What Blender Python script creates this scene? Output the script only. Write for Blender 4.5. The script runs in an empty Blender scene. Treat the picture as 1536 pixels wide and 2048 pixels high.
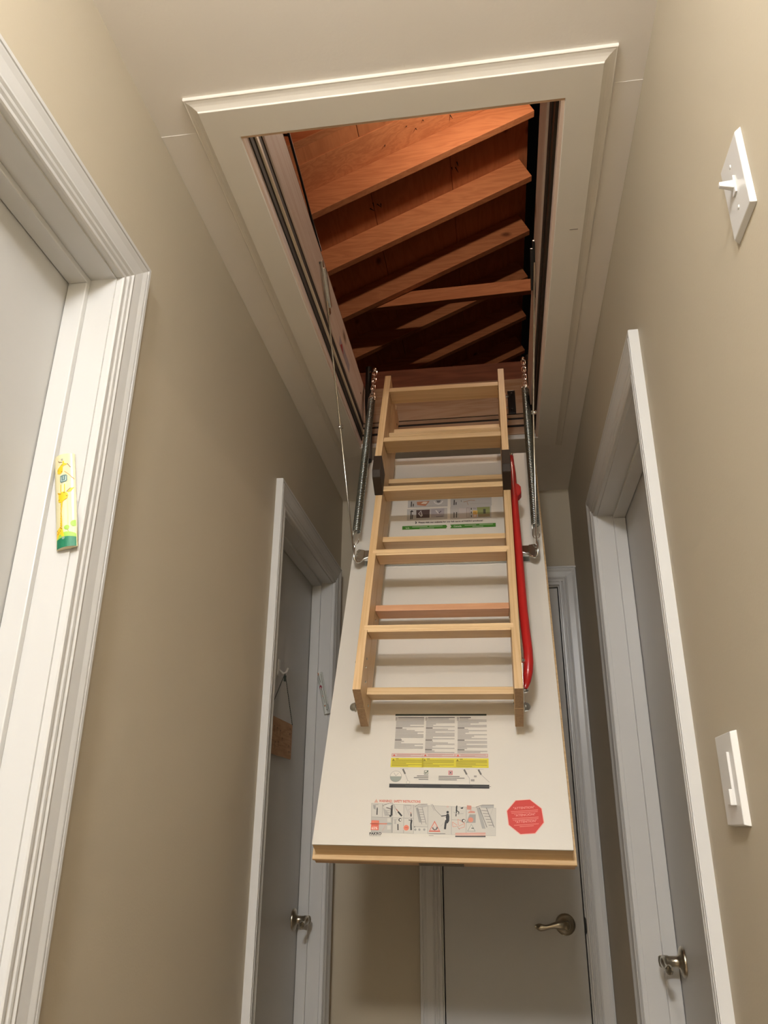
import bpy, math, random
from mathutils import Vector, Matrix
random.seed(7)
PI = math.pi
scene = bpy.context.scene
COL = scene.collection
CZ = 1.19                      # camera height above the floor; heights below are given relative to it

# ------------------------------------------------------------------ camera
cam_d = bpy.data.cameras.new('camera'); cam = bpy.data.objects.new('camera', cam_d); COL.objects.link(cam)
cam_d.sensor_fit = 'HORIZONTAL'; cam_d.sensor_width = 36.0; cam_d.lens = 1541.784 * 36.0 / 1536.0
cam_d.clip_start = 0.02
Rr = Vector((0.98939327, 0.14508101, 0.00724247)); Rd = Vector((-0.04828903, 0.37551546, -0.9255573)); Rf = Vector((-0.13700045, 0.91539043, 0.37853829))
cam.matrix_world = Matrix(((Rr.x, -Rd.x, -Rf.x, 0), (Rr.y, -Rd.y, -Rf.y, 0), (Rr.z, -Rd.z, -Rf.z, CZ), (0, 0, 0, 1)))
scene.camera = cam
# ------------------------------------------------------------------ world, exposure
w = bpy.data.worlds.new('world'); scene.world = w; w.use_nodes = True
w.node_tree.nodes['Background'].inputs[0].default_value = (0.02, 0.015, 0.012, 1)
w.node_tree.nodes['Background'].inputs[1].default_value = 0.05
scene.view_settings.view_transform = 'Standard'; scene.view_settings.look = 'None'
scene.view_settings.exposure = 0.0; scene.view_settings.gamma = 1.0
scene.view_settings.use_curve_mapping = False
# ------------------------------------------------------------------ lamps (their builders are further down)
HALL_LAMP = dict(pos=(-0.10, 0.08, 1.13), r=0.05, strength=180.0, color=(1.0, 1.0, 1.0))
REAR_LAMP = dict(pos=(-0.15, -1.05, 1.17), r=0.15, strength=3100.0, color=(1.0, 1.0, 1.0))
ATTIC_LAMP = dict(pos=(0.16, 2.22, 2.85), r=0.025, strength=1050.0, color=(1.0, 0.78, 0.58))

# ================================================================== materials
MATS = {}
def base_mat(name):
    m = bpy.data.materials.new(name); m.use_nodes = True
    nt = m.node_tree; return m, nt, nt.nodes['Principled BSDF']
def setin(b, k, v):
    if k in b.inputs: b.inputs[k].default_value = v
def flat(name, col, rough=0.5, metal=0.0, spec=0.5, coat=0.0, bump=0.0, bscale=200, trans=0.0, emit=None, es=0):
    if name in MATS: return MATS[name]
    m, nt, b = base_mat(name)
    b.inputs['Base Color'].default_value = (*col, 1); setin(b, 'Roughness', rough); setin(b, 'Metallic', metal)
    setin(b, 'Specular IOR Level', spec); setin(b, 'Coat Weight', coat); setin(b, 'Transmission Weight', trans)
    if emit: setin(b, 'Emission Color', (*emit, 1)); setin(b, 'Emission Strength', es)
    if bump:
        tc = nt.nodes.new('ShaderNodeTexCoord'); n = nt.nodes.new('ShaderNodeTexNoise'); n.inputs['Scale'].default_value = bscale
        n.inputs['Detail'].default_value = 3
        bp = nt.nodes.new('ShaderNodeBump'); bp.inputs['Strength'].default_value = bump; bp.inputs['Distance'].default_value = 0.002
        nt.links.new(tc.outputs['Object'], n.inputs['Vector']); nt.links.new(n.outputs['Fac'], bp.inputs['Height'])
        nt.links.new(bp.outputs['Normal'], b.inputs['Normal'])
    MATS[name] = m; return m
def paint(name, col, rough, bump=0.15, bscale=260, var=0.04):
    m, nt, b = base_mat(name)
    tc = nt.nodes.new('ShaderNodeTexCoord')
    n = nt.nodes.new('ShaderNodeTexNoise'); n.inputs['Scale'].default_value = 2.5; n.inputs['Detail'].default_value = 4
    mx = nt.nodes.new('ShaderNodeMix'); mx.data_type = 'RGBA'
    mx.inputs[6].default_value = (*[c * (1 - var) for c in col], 1); mx.inputs[7].default_value = (*[min(1, c * (1 + var)) for c in col], 1)
    n2 = nt.nodes.new('ShaderNodeTexNoise'); n2.inputs['Scale'].default_value = bscale; n2.inputs['Detail'].default_value = 2
    bp = nt.nodes.new('ShaderNodeBump'); bp.inputs['Strength'].default_value = bump; bp.inputs['Distance'].default_value = 0.001
    L = nt.links.new
    L(tc.outputs['Object'], n.inputs['Vector']); L(tc.outputs['Object'], n2.inputs['Vector'])
    L(n.outputs['Fac'], mx.inputs[0]); L(mx.outputs[2], b.inputs['Base Color'])
    L(n2.outputs['Fac'], bp.inputs['Height']); L(bp.outputs['Normal'], b.inputs['Normal'])
    setin(b, 'Roughness', rough)
    return m
def wood(name, c1, c2, axis, rough=0.55, rings=22.0, stretch=0.06, knots=False, bump=0.15, dark=None):
    """grain running along the given object axis (0 x, 1 y, 2 z); every object gets its own offset"""
    m, nt, b = base_mat(name); L = nt.links.new
    tc = nt.nodes.new('ShaderNodeTexCoord'); oi = nt.nodes.new('ShaderNodeObjectInfo')
    mul = nt.nodes.new('ShaderNodeMath'); mul.operation = 'MULTIPLY'; mul.inputs[1].default_value = 13.7
    L(oi.outputs['Random'], mul.inputs[0])
    add = nt.nodes.new('ShaderNodeVectorMath'); add.operation = 'ADD'
    L(tc.outputs['Object'], add.inputs[0]); L(mul.outputs[0], add.inputs[1])
    mp = nt.nodes.new('ShaderNodeMapping'); s = [1.0, 1.0, 1.0]; s[axis] = stretch
    mp.inputs['Scale'].default_value = s; L(add.outputs[0], mp.inputs['Vector'])
    n = nt.nodes.new('ShaderNodeTexNoise'); n.inputs['Scale'].default_value = rings; n.inputs['Detail'].default_value = 3; n.inputs['Distortion'].default_value = 0.6
    L(mp.outputs[0], n.inputs['Vector'])
    r = nt.nodes.new('ShaderNodeMath'); r.operation = 'MULTIPLY'; r.inputs[1].default_value = 7.0; L(n.outputs['Fac'], r.inputs[0])
    fr = nt.nodes.new('ShaderNodeMath'); fr.operation = 'PINGPONG'; fr.inputs[1].default_value = 0.5; L(r.outputs[0], fr.inputs[0])
    n2 = nt.nodes.new('ShaderNodeTexNoise'); n2.inputs['Scale'].default_value = rings * 12; n2.inputs['Detail'].default_value = 2
    L(mp.outputs[0], n2.inputs['Vector'])
    mixf = nt.nodes.new('ShaderNodeMath'); mixf.operation = 'MULTIPLY_ADD'; mixf.inputs[1].default_value = 0.5
    L(n2.outputs['Fac'], mixf.inputs[0]); L(fr.outputs[0], mixf.inputs[2])
    rp = nt.nodes.new('ShaderNodeValToRGB'); rp.color_ramp.elements[0].position = 0.15; rp.color_ramp.elements[1].position = 0.75
    rp.color_ramp.elements[0].color = (*c2, 1); rp.color_ramp.elements[1].color = (*c1, 1)
    L(mixf.outputs[0], rp.inputs[0])
    out = rp.outputs[0]
    if knots:
        mp2 = nt.nodes.new('ShaderNodeMapping'); s2 = [1.0, 1.0, 1.0]; s2[axis] = 0.55; mp2.inputs['Scale'].default_value = s2
        L(add.outputs[0], mp2.inputs['Vector'])
        v = nt.nodes.new('ShaderNodeTexVoronoi'); v.inputs['Scale'].default_value = 5.5; L(mp2.outputs[0], v.inputs['Vector'])
        kr = nt.nodes.new('ShaderNodeValToRGB'); e = kr.color_ramp.elements
        e[0].position = 0.04; e[0].color = (0.32, 0.25, 0.2, 1); e[1].position = 0.12; e[1].color = (1, 1, 1, 1)
        L(v.outputs['Distance'], kr.inputs[0])
        mm = nt.nodes.new('ShaderNodeMix'); mm.data_type = 'RGBA'; mm.blend_type = 'MULTIPLY'; mm.inputs[0].default_value = 1
        L(out, mm.inputs[6]); L(kr.outputs[0], mm.inputs[7]); out = mm.outputs[2]
    # each piece of timber a little lighter or darker
    hv = nt.nodes.new('ShaderNodeHueSaturation'); mr = nt.nodes.new('ShaderNodeMapRange')
    mr.inputs[3].default_value = 0.9; mr.inputs[4].default_value = 1.1
    L(oi.outputs['Random'], mr.inputs[0]); L(mr.outputs[0], hv.inputs['Value']); L(out, hv.inputs['Color'])
    L(hv.outputs[0], b.inputs['Base Color']); setin(b, 'Roughness', rough)
    bp = nt.nodes.new('ShaderNodeBump'); bp.inputs['Strength'].default_value = bump; bp.inputs['Distance'].default_value = 0.001
    L(mixf.outputs[0], bp.inputs['Height']); L(bp.outputs['Normal'], b.inputs['Normal'])
    return m

M_wall = paint('wall_paint', (0.47, 0.412, 0.312), 0.62)
M_ceil = paint('ceiling_paint', (0.75, 0.71, 0.66), 0.7, bscale=180)
M_trimp = paint('ceiling_trim_paint', (0.71, 0.67, 0.605), 0.42, bump=0.05, bscale=60)
M_white = paint('white_gloss_trim', (0.57, 0.567, 0.555), 0.3, bump=0.05, bscale=50, var=0.015)
M_door = paint('door_paint', (0.52, 0.515, 0.50), 0.42, bump=0.06, bscale=120, var=0.02)
M_floor = wood('floor_oak', (0.38, 0.29, 0.19), (0.3, 0.21, 0.13), 1, rough=0.35)
M_panel = paint('white_hardboard', (0.68, 0.645, 0.58), 0.45, bump=0.05, bscale=220, var=0.012)
M_pineY = wood('pine_along', (0.68, 0.475, 0.26), (0.56, 0.36, 0.17), 1, rough=0.45, rings=30, stretch=0.03)
M_pineX = wood('pine_across', (0.72, 0.52, 0.29), (0.60, 0.40, 0.20), 0, rough=0.45, rings=30, stretch=0.03)
M_pinkX = wood('beech_across', (0.62, 0.34, 0.19), (0.54, 0.27, 0.14), 0, rough=0.45, rings=40, stretch=0.04)
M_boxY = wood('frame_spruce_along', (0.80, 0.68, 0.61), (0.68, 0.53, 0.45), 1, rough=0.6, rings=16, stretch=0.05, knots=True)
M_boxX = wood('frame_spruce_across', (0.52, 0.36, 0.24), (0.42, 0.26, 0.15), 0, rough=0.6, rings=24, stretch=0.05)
M_raft = wood('rafter_fir', (0.58, 0.235, 0.10), (0.46, 0.165, 0.065), 0, rough=0.7, rings=13, stretch=0.12, knots=True, bump=0.3)
M_shth = wood('sheathing_fir', (0.52, 0.20, 0.08), (0.43, 0.155, 0.06), 1, rough=0.8, rings=10, stretch=0.15, knots=True, bump=0.3)
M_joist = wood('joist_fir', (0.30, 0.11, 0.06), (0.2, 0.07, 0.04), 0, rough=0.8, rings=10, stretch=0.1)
M_zinc = flat('zinc_steel', (0.62, 0.64, 0.63), 0.25, 1.0)
M_chrome = flat('bright_steel', (0.75, 0.77, 0.76), 0.15, 1.0)
M_spring = flat('spring_steel', (0.42, 0.46, 0.45), 0.25, 1.0)
M_black = flat('black_steel', (0.018, 0.017, 0.017), 0.4, 0.3)
M_rubber = flat('black_rubber', (0.022, 0.018, 0.014), 0.7)
M_cap = flat('dark_plastic', (0.030, 0.019, 0.012), 0.55, spec=0.25)
M_endg = wood('pine_end_grain_shaded', (0.36, 0.23, 0.12), (0.27, 0.16, 0.08), 0, rough=0.7, rings=60, stretch=0.6)  # end grain, with the shade on the down-facing ends painted into its colour
M_nickel = flat('brushed_nickel', (0.42, 0.38, 0.30), 0.28, 1.0)
M_red = flat('red_powder_coat', (0.44, 0.016, 0.014), 0.3, coat=0.2)
M_plate = flat('white_plastic', (0.64, 0.63, 0.61), 0.28)
M_bead = flat('seal_white', (0.72, 0.64, 0.5), 0.4)

# ================================================================== mesh builder
class MB:
    def __init__(s): s.v = []; s.f = []; s.mi = []; s.mats = []; s.sm = []
    def _m(s, m):
        if m is None: return 0
        if m not in s.mats: s.mats.append(m)
        return s.mats.index(m)
    def face(s, pts, m=None, smooth=False):
        b = len(s.v); s.v += [Vector(p) for p in pts]; s.f.append(list(range(b, b + len(pts)))); s.mi.append(s._m(m)); s.sm.append(smooth)
    def box(s, lo, hi, F=None, m=None):
        F = F or (lambda *p: Vector(p))
        x0, y0, z0 = lo; x1, y1, z1 = hi
        P = [F(x, y, z) for x in (x0, x1) for y in (y0, y1) for z in (z0, z1)]
        s.hexa(P, m)
    def hexa(s, P, m=None):   # P indexed x*4+y*2+z
        c = sum((Vector(p) for p in P), Vector()) / 8
        b = len(s.v); s.v += [Vector(p) for p in P]
        for q in ((0, 1, 3, 2), (4, 6, 7, 5), (0, 4, 5, 1), (2, 3, 7, 6), (0, 2, 6, 4), (1, 5, 7, 3)):
            a0, a1, a2 = (Vector(P[i]) for i in q[:3]); n = (a1 - a0).cross(a2 - a1)
            fc = sum((Vector(P[i]) for i in q), Vector()) / 4
            if n.dot(fc - c) < 0: q = tuple(reversed(q))
            s.f.append([b + i for i in q]); s.mi.append(s._m(m)); s.sm.append(False)
    def prism(s, poly, F, z0, z1, m=None, smooth_side=False):   # poly in (a,b), extruded along c through F(a,b,c)
        n = len(poly); A = [F(a, b_, z0) for a, b_ in poly]; B = [F(a, b_, z1) for a, b_ in poly]
        base = len(s.v); s.v += [Vector(p) for p in A + B]
        area = sum(poly[i][0] * poly[(i + 1) % n][1] - poly[(i + 1) % n][0] * poly[i][1] for i in range(n))
        # handedness of F
        o = Vector(F(0, 0, 0)); h = (Vector(F(1, 0, 0)) - o).cross(Vector(F(0, 1, 0)) - o).dot(Vector(F(0, 0, 1)) - o)
        flip = (area * h * (z1 - z0)) < 0
        fs = [list(reversed(range(n))), list(range(n, 2 * n))] + [[i, (i + 1) % n, n + (i + 1) % n, n + i] for i in range(n)]
        for k, q in enumerate(fs):
            if flip: q = list(reversed(q))
            s.f.append([base + i for i in q]); s.mi.append(s._m(m)); s.sm.append(smooth_side and k > 1)
    def tube(s, path, r, seg=8, m=None, closed=False, caps=True, flat_=None):
        """sweep; r number or list; flat_ = (dir, factor list) squashes the section along dir"""
        P = [Vector(p) for p in path]; n = len(P); rs = r if isinstance(r, (list, tuple)) else [r] * n
        base = len(s.v); up = None
        for i in range(n):
            if closed: t = (P[(i + 1) % n] - P[i - 1])
            else: t = (P[min(i + 1, n - 1)] - P[max(i - 1, 0)])
            t.normalize()
            if up is None:
                up = Vector((0, 0, 1)) if abs(t.z) < 0.9 else Vector((1, 0, 0))
                if flat_: up = Vector(flat_[0])
            a = up - t * up.dot(t); a.normalize(); up = a if not flat_ else Vector(flat_[0]); b_ = t.cross(a)
            k = flat_[1][i] if flat_ else 1.0
            for j in range(seg):
                an = 2 * PI * j / seg; s.v.append(P[i] + a * (math.cos(an) * rs[i] * k) + b_ * (math.sin(an) * rs[i]))
        rng = n if closed else n - 1
        for i in range(rng):
            for j in range(seg):
                i2 = (i + 1) % n; j2 = (j + 1) % seg
                s.f.append([base + i * seg + j, base + i2 * seg + j, base + i2 * seg + j2, base + i * seg + j2]); s.mi.append(s._m(m)); s.sm.append(True)
        if caps and not closed:
            s.f.append([base + j for j in reversed(range(seg))]); s.mi.append(s._m(m)); s.sm.append(False)
            s.f.append([base + (n - 1) * seg + j for j in range(seg)]); s.mi.append(s._m(m)); s.sm.append(False)
    def lathe(s, prof, c, ax, seg=24, m=None):   # prof list of (along, radius) about axis ax from c
        ax = Vector(ax).normalized(); c = Vector(c)
        s.tube([c + ax * max(1e-5 * i, a + 1e-6 * i) if False else c + ax * (a + 1e-6 * i) for i, (a, r) in enumerate(prof)], [r for a, r in prof], seg, m)
    def sphere(s, c, r, seg=12, m=None, k=(1, 1, 1)):
        c = Vector(c); base = len(s.v); rings = seg // 2
        for i in range(1, rings):
            th = PI * i / rings
            for j in range(seg):
                ph = 2 * PI * j / seg
                s.v.append(c + Vector((k[0] * r * math.sin(th) * math.cos(ph), k[1] * r * math.sin(th) * math.sin(ph), k[2] * r * math.cos(th))))
        t = len(s.v); s.v += [c + Vector((0, 0, r * k[2])), c - Vector((0, 0, r * k[2]))]
        q = lambda f: (s.f.append(f), s.mi.append(s._m(m)), s.sm.append(True))
        for j in range(seg):
            j2 = (j + 1) % seg
            q([t, base + j, base + j2]); q([t + 1, base + (rings - 2) * seg + j2, base + (rings - 2) * seg + j])
            for i in range(rings - 2): q([base + i * seg + j, base + (i + 1) * seg + j, base + (i + 1) * seg + j2, base + i * seg + j2])
    def build(s, name, mat=None, parent=None, bevel=0.0, fix=True):
        me = bpy.data.meshes.new(name)
        inv = ROOTM(parent).inverted() if parent is not None else Matrix()
        me.from_pydata([inv @ (p + Vector((0, 0, CZ))) for p in s.v], [], s.f)
        mats = s.mats or [mat]
        for mm in mats: me.materials.append(mm)
        me.polygons.foreach_set('material_index', s.mi); me.polygons.foreach_set('use_smooth', s.sm); me.update()
        o = bpy.data.objects.new(name, me); COL.objects.link(o)
        if parent is not None: o.parent = parent
        if bevel:
            b = o.modifiers.new('bevel', 'BEVEL'); b.width = bevel; b.segments = 2; b.limit_method = 'ANGLE'; b.angle_limit = 0.6
            b.harden_normals = False
        return o
def ROOTM(o):
    while o.parent is not None: o = o.parent
    return o['_m'] if False else MATW.get(o.name, o.matrix_world.copy())
MATW = {}
def empty(name, loc=None, mat=None):
    o = bpy.data.objects.new(name, None); COL.objects.link(o); o.empty_display_size = 0.1
    m = mat if mat is not None else Matrix.Translation(Vector(loc) + Vector((0, 0, CZ)))
    o.matrix_world = m; MATW[o.name] = m.copy(); return o
def tag(o, label=None, cat=None, group=None, kind=None):
    if label: o['label'] = label
    if cat: o['category'] = cat
    if group: o['group'] = group
    if kind: o['kind'] = kind
    return o
_tc = {}
def text_tris(s, bold=0.0):
    """triangles of a line of text of cap height 1, starting at x=0"""
    key = (s, bold)
    if key in _tc: return _tc[key]
    cu = bpy.data.curves.new('t', 'FONT'); cu.body = s; cu.size = 1.0; cu.offset = bold; cu.resolution_u = 2
    ob = bpy.data.objects.new('t', cu); COL.objects.link(ob)
    dg = bpy.context.evaluated_depsgraph_get(); dg.update()
    me = ob.evaluated_get(dg).to_mesh(); V = [v.co.copy() for v in me.vertices]; F = [list(p.vertices) for p in me.polygons]
    ob.evaluated_get(dg).to_mesh_clear(); bpy.data.objects.remove(ob); bpy.data.curves.remove(cu)
    x0 = min(v.x for v in V); x1 = max(v.x for v in V)
    _tc[key] = ([(v.x - x0, v.y / 0.73) for v in V], F, x1 - x0); return _tc[key]

def split_tri(t, n):
    if n == 0: return [t]
    a, b, c = t; mid = lambda p, q: ((p[0] + q[0]) / 2, (p[1] + q[1]) / 2); ab, bc, ca = mid(a, b), mid(b, c), mid(c, a)
    return [y for x in ((a, ab, ca), (ab, b, bc), (ca, bc, c), (ab, bc, ca)) for y in split_tri(x, n - 1)]
class Print:
    """flat print on a surface: P(s,t,layer) -> world point"""
    def __init__(s, P): s.P = P; s.mb = MB()
    def col(s, c): return flat('print_%d_%d_%d' % tuple(int(round(x * 255)) for x in c), c, 0.5)
    def poly(s, pts, c, l=1):
        P = [s.P(a, b, l) for a, b in pts]; s.mb.face(P, s.col(c))
    def rect(s, a0, b0, a1, b1, c, l=1): s.poly([(a0, b0), (a1, b0), (a1, b1), (a0, b1)], c, l)
    def line(s, p, q, w, c, l=2):
        d = Vector((q[0] - p[0], q[1] - p[1])); n = Vector((-d.y, d.x)).normalized() * (w / 2)
        s.poly([(p[0] + n.x, p[1] + n.y), (q[0] + n.x, q[1] + n.y), (q[0] - n.x, q[1] - n.y), (p[0] - n.x, p[1] - n.y)], c, l)
    def path(s, pts, w, c, l=2):
        for a, b in zip(pts[:-1], pts[1:]): s.line(a, b, w, c, l)
    def disc(s, a, b, r, c, l=2, n=14, ry=None, rot=0):
        ry = ry or r; cs, sn = math.cos(rot), math.sin(rot)
        s.poly([(a + cs * r * math.cos(2 * PI * i / n) - sn * ry * math.sin(2 * PI * i / n), b + sn * r * math.cos(2 * PI * i / n) + cs * ry * math.sin(2 * PI * i / n)) for i in range(n)], c, l)
    def text(s, txt, a, b, h, width, c, l=3, bold=0.02, rot=0.0):
        V, F, W = text_tris(txt, bold); k = width / W; cs, sn = math.cos(rot), math.sin(rot)
        for f in F:
            s.poly([(a + cs * V[i][0] * k + sn * V[i][1] * h, b + sn * V[i][0] * k - cs * V[i][1] * h) for i in f], c, l)

class CurvedPrint(Print):
    def poly(s, pts, c, l=1):
        n = len(pts); cx = sum(p[0] for p in pts) / n; cy = sum(p[1] for p in pts) / n
        ext = max(p[0] for p in pts) - min(p[0] for p in pts)
        for i in range(n):
            for t in split_tri(((cx, cy), pts[i], pts[(i + 1) % n]), 2 if ext > 45 else 0): s.mb.face([s.P(a, b, l + 1) for a, b in t], s.col(c))

# ================================================================== geometry of the place
XL, XR, YB, ZC_, YF, ZF = -0.604, 0.309, 2.882, 1.25, -1.7, -CZ
HEAD = 0.851
TH = 0.13
HX0, HX1, HY0, HY1 = -0.460, 0.187, 1.040, 2.402     # hole cut in the ceiling drywall

def structure(o): o['kind'] = 'structure'; return o
# floor
mb = MB(); mb.box((XL - TH, YF - 0.1, ZF - 0.05), (XR + TH, YB + TH, ZF)); structure(mb.build('floor', M_floor))
# ceiling with its opening
mb = MB(); z0, z1 = ZC_, ZC_ + 0.014
mb.box((XL - TH, YF - 0.1, z0), (XR + TH, HY0, z1)); mb.box((XL - TH, HY1, z0), (XR + TH, YB + TH, z1))
mb.box((XL - TH, HY0, z0), (HX0, HY1, z1)); mb.box((HX1, HY0, z0), (XR + TH, HY1, z1))
ceil = structure(mb.build('ceiling', M_ceil))
# strips of replacement drywall beside the hatch trim, a hair lower than the old ceiling
for a, b in ((XL, -0.50), (0.225, XR)):
    mb = MB(); mb.box((a, 1.045, ZC_ - 0.0009), (b, 2.50, ZC_ - 0.0)); mb.build('drywall_strip', M_ceil, ceil, bevel=0.0004)

def wall_side(name, x, sgn, holes):
    mb = MB(); xa, xb = (x, x + sgn * TH); xa, xb = min(xa, xb), max(xa, xb)
    y = YF - 0.1
    for a, b in sorted(holes):
        mb.box((xa, y, ZF), (xb, a, ZC_)); mb.box((xa, a, HEAD + 0.02), (xb, b, ZC_)); y = b
    mb.box((xa, y, ZF), (xb, YB + TH, ZC_))
    return structure(mb.build(name, M_wall))
D1 = (0.225, 0.974); D2 = (2.023, 2.735); D3 = (1.424, 2.172); D4 = (-0.222, 0.239)
wall_side('wall_left', XL, -1, [(D1[0] - 0.02, D1[1] + 0.02), (D2[0] - 0.02, D2[1] + 0.02)])
wall_side('wall_right', XR, 1, [(D3[0] - 0.02, D3[1] + 0.02)])
mb = MB()
mb.box((XL, YB, ZF), (D4[0] - 0.02, YB + TH, ZC_)); mb.box((D4[0] - 0.02, YB, HEAD + 0.02), (D4[1] + 0.02, YB + TH, ZC_)); mb.box((D4[1] + 0.02, YB, ZF), (XR, YB + TH, ZC_))
structure(mb.build('wall_back', M_wall))
mb = MB(); mb.box((XL, YF - 0.1, ZF), (XR, YF, ZC_)); structure(mb.build('wall_front', M_wall))

# ------------------------------------------------------------------ doors
CAS = [(0, 0), (0, .009), (.002, .0115), (.007, .0118), (.009, .009), (.0115, .009), (.015, .0125), (.0185, .0132), (.0205, .0112), (.0225, .0112),
       (.026, .0145), (.031, .0135), (.050, .0165), (.0585, .0195), (.0605, .0198), (.0615, .0172), (.064, .0172), (.065, .0195), (.071, .0198), (.072, .018), (.072, 0)]
def casing(F, a0, a1, head, bot, parent, mat, prof, legs=(1, 1, 1)):
    segs = []
    if legs[0]: segs.append([lambda w: (a0 - w, bot), lambda w: (a0 - w, head + w)])
    if legs[1]: segs.append([lambda w: (a0 - w, head + w), lambda w: (a1 + w, head + w)])
    if legs[2]: segs.append([lambda w: (a1 + w, head + w), lambda w: (a1 + w, bot)])
    for A, B in segs:
        mb = MB(); n = len(prof); PA = [F(*A(w), t) for w, t in prof]; PB = [F(*B(w), t) for w, t in prof]
        b = len(mb.v); mb.v += PA + PB
        for i in range(n):
            j = (i + 1) % n; mb.f.append([i, j, n + j, n + i]); mb.mi.append(0); mb.sm.append(False)
        mb.f.append(list(range(n))); mb.f.append(list(reversed(range(n, 2 * n)))); mb.mi += [0, 0]; mb.sm += [False, False]
        mb.build('casing', mat, parent)
def lever(F, a, b, parent, n0, along, label_='brushed nickel lever handle'):
    """F(a,b,n); along = +1/-1 direction of lever on a"""
    mb = MB(); c = F(a, b, n0); nx = (F(a, b, n0 + 1) - c)
    mb.lathe([(0, .032), (.003, .0325), (.006, .031), (.0095, .024), (.012, .015), (.016, .012), (.034, .0115), (.036, .013), (.052, .013), (.056, .010), (.057, .001)], c, nx, 24)
    h = mb.build('handle', M_nickel, parent); h['label'] = label_
    mb = MB(); path = []; rs = []; fl = []
    for i in range(15):
        t = i / 14
        path.append(F(a + along * (0.002 + 0.098 * t), b + 0.004 * math.sin(t * PI * 2) - .002, n0 + 0.046 + 0.006 * math.sin(t * PI)))
        r = [.0125, .0135, .0135, .0125, .011, .0095, .008, .0072, .007, .0075, .009, .0108, .0112, .0085, .003][i]
        rs.append(r); fl.append(0.62)
    mb.tube(path, rs, 12, None, flat_=(nx, fl))
    mb.tube([F(a + along * .088, b - .009, n0 + .046), F(a + along * .088, b + .002, n0 + .056)], [.005, .005], 8)
    mb.build('lever', M_nickel, h)
def door(n, F, a0, a1, base, slab_n=-0.080, stop=True, depth=TH, legs=(1, 1, 1), knob=None, hinge_gap=True):
    r = empty('door_%d' % n, base); structure(r)
    e = .0035
    casing(F, a0 - e, a1 + e, HEAD + e, ZF, r, M_white, CAS, legs)
    for k in range(3):
        mb = MB()
        if k == 0: mb.box((a0 - .019, ZF, -depth), (a0, HEAD + .019, 0.0), F)
        if k == 1: mb.box((a0, HEAD, -depth), (a1, HEAD + .019, 0.0), F)
        if k == 2: mb.box((a1, ZF, -depth), (a1 + .019, HEAD + .019, 0.0), F)
        mb.build('jamb', M_white, r)
    if stop:
        s0, s1 = slab_n + .0015, slab_n + .035
        for k in range(3):
            mb = MB()
            if k == 0: mb.box((a0, ZF, s0), (a0 + .011, HEAD - .011, s1), F)
            if k == 1: mb.box((a0, HEAD - .011, s0), (a1, HEAD, s1), F)
            if k == 2: mb.box((a1 - .011, ZF, s0), (a1, HEAD - .011, s1), F)
            mb.build('door_stop', M_white, r, bevel=.0015)
    mb = MB(); mb.box((a0 + .003, ZF + .008, slab_n - .035), (a1 - .003, HEAD - .003, slab_n), F)
    mb.build('door_slab', M_door, r, bevel=.0015)
    if knob: lever(F, knob[0], knob[1], r, slab_n, knob[2])
    return r
FL = lambda a, b, n: Vector((XL + n, a, b))
FR = lambda a, b, n: Vector((XR - n, a, b))
FB = lambda a, b, n: Vector((a, YB - n, b))
d1 = door(1, FL, D1[0], D1[1], (XL, 0.6, ZF), knob=(0.90, -0.27, -1))
d2 = door(2, FL, D2[0], D2[1], (XL, 2.38, ZF), slab_n=-0.076, knob=(2.672, -0.272, -1))
d3 = door(3, FR, D3[0], D3[1], (XR, 1.8, ZF), slab_n=-0.079, knob=(2.098, -0.280, -1))
d4 = door(4, FB, D4[0], D4[1], (0.0, YB, ZF), slab_n=-0.012, stop=False, legs=(1, 1, 0), knob=(0.176, -0.289, -1))
# the last casing leg of the end door is cut down to fit the corner
mb = MB(); e = .0035
mb.prism([(w, t) for w, t in CAS if w < .066] + [(.066, 0)], lambda a, b, c: FB(D4[1] + e + a, c, b), ZF, HEAD + .07); mb.build('casing', M_white, d4)
mb = MB(); mb.prism([(0, -.027), (.004, -.02), (.0055, -.006), (.0055, .006), (.004, .02), (0, .027)], lambda a, b, c: FB(D4[1] + a - .001, -0.290 + b, c), -.006, .0015)
o = mb.build('strike_plate', M_black, d4); o['label'] = 'dark curved strike plate'

# ------------------------------------------------------------------ hatch trim on the ceiling
TRP = [(0, 0), (0, .0145), (.0015, .016), (.0622, .016), (.0630, .0150), (.0634, .0128), (.0665, .0112), (.0710, .0090), (.0760, .0075), (.0820, .0066), (.0840, .0068), (.0853, .0055), (.0855, 0)]
tr = structure(empty('trim_1', (-0.136, 1.7, ZC_)))
tx0, tx1, ty0, ty1 = -0.444, 0.171, 1.053, 2.388
cor = [lambda w: (tx0 - w, ty0 - w), lambda w: (tx1 + w, ty0 - w), lambda w: (tx1 + w, ty1 + w), lambda w: (tx0 - w, ty1 + w)]
for k in range(4):
    A, B = cor[k], cor[(k + 1) % 4]; mb = MB(); n = len(TRP)
    if k == 2: A, B = (lambda w: (0.171 + w, ty1 + w)), (lambda w: (-0.444 - w, ty1 + w))
    mb.v += [Vector((*A(w), ZC_ - t)) for w, t in TRP] + [Vector((*B(w), ZC_ - t)) for w, t in TRP]
    for i in range(n):
        j = (i + 1) % n; mb.f.append([i, j, n + j, n + i]); mb.mi.append(0); mb.sm.append(False)
    mb.f.append(list(range(n))); mb.f.append(list(reversed(range(n, 2 * n)))); mb.mi += [0, 0]; mb.sm += [False, False]
    mb.build('trim_board', M_trimp, tr)
mb = MB(); mb.box((0.204, 1.394, ZC_ - .0163), (0.222, 1.3955, ZC_ - .0158)); mb.build('pencil_mark', flat('graphite', (.12, .1, .08), .6), tr)

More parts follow.
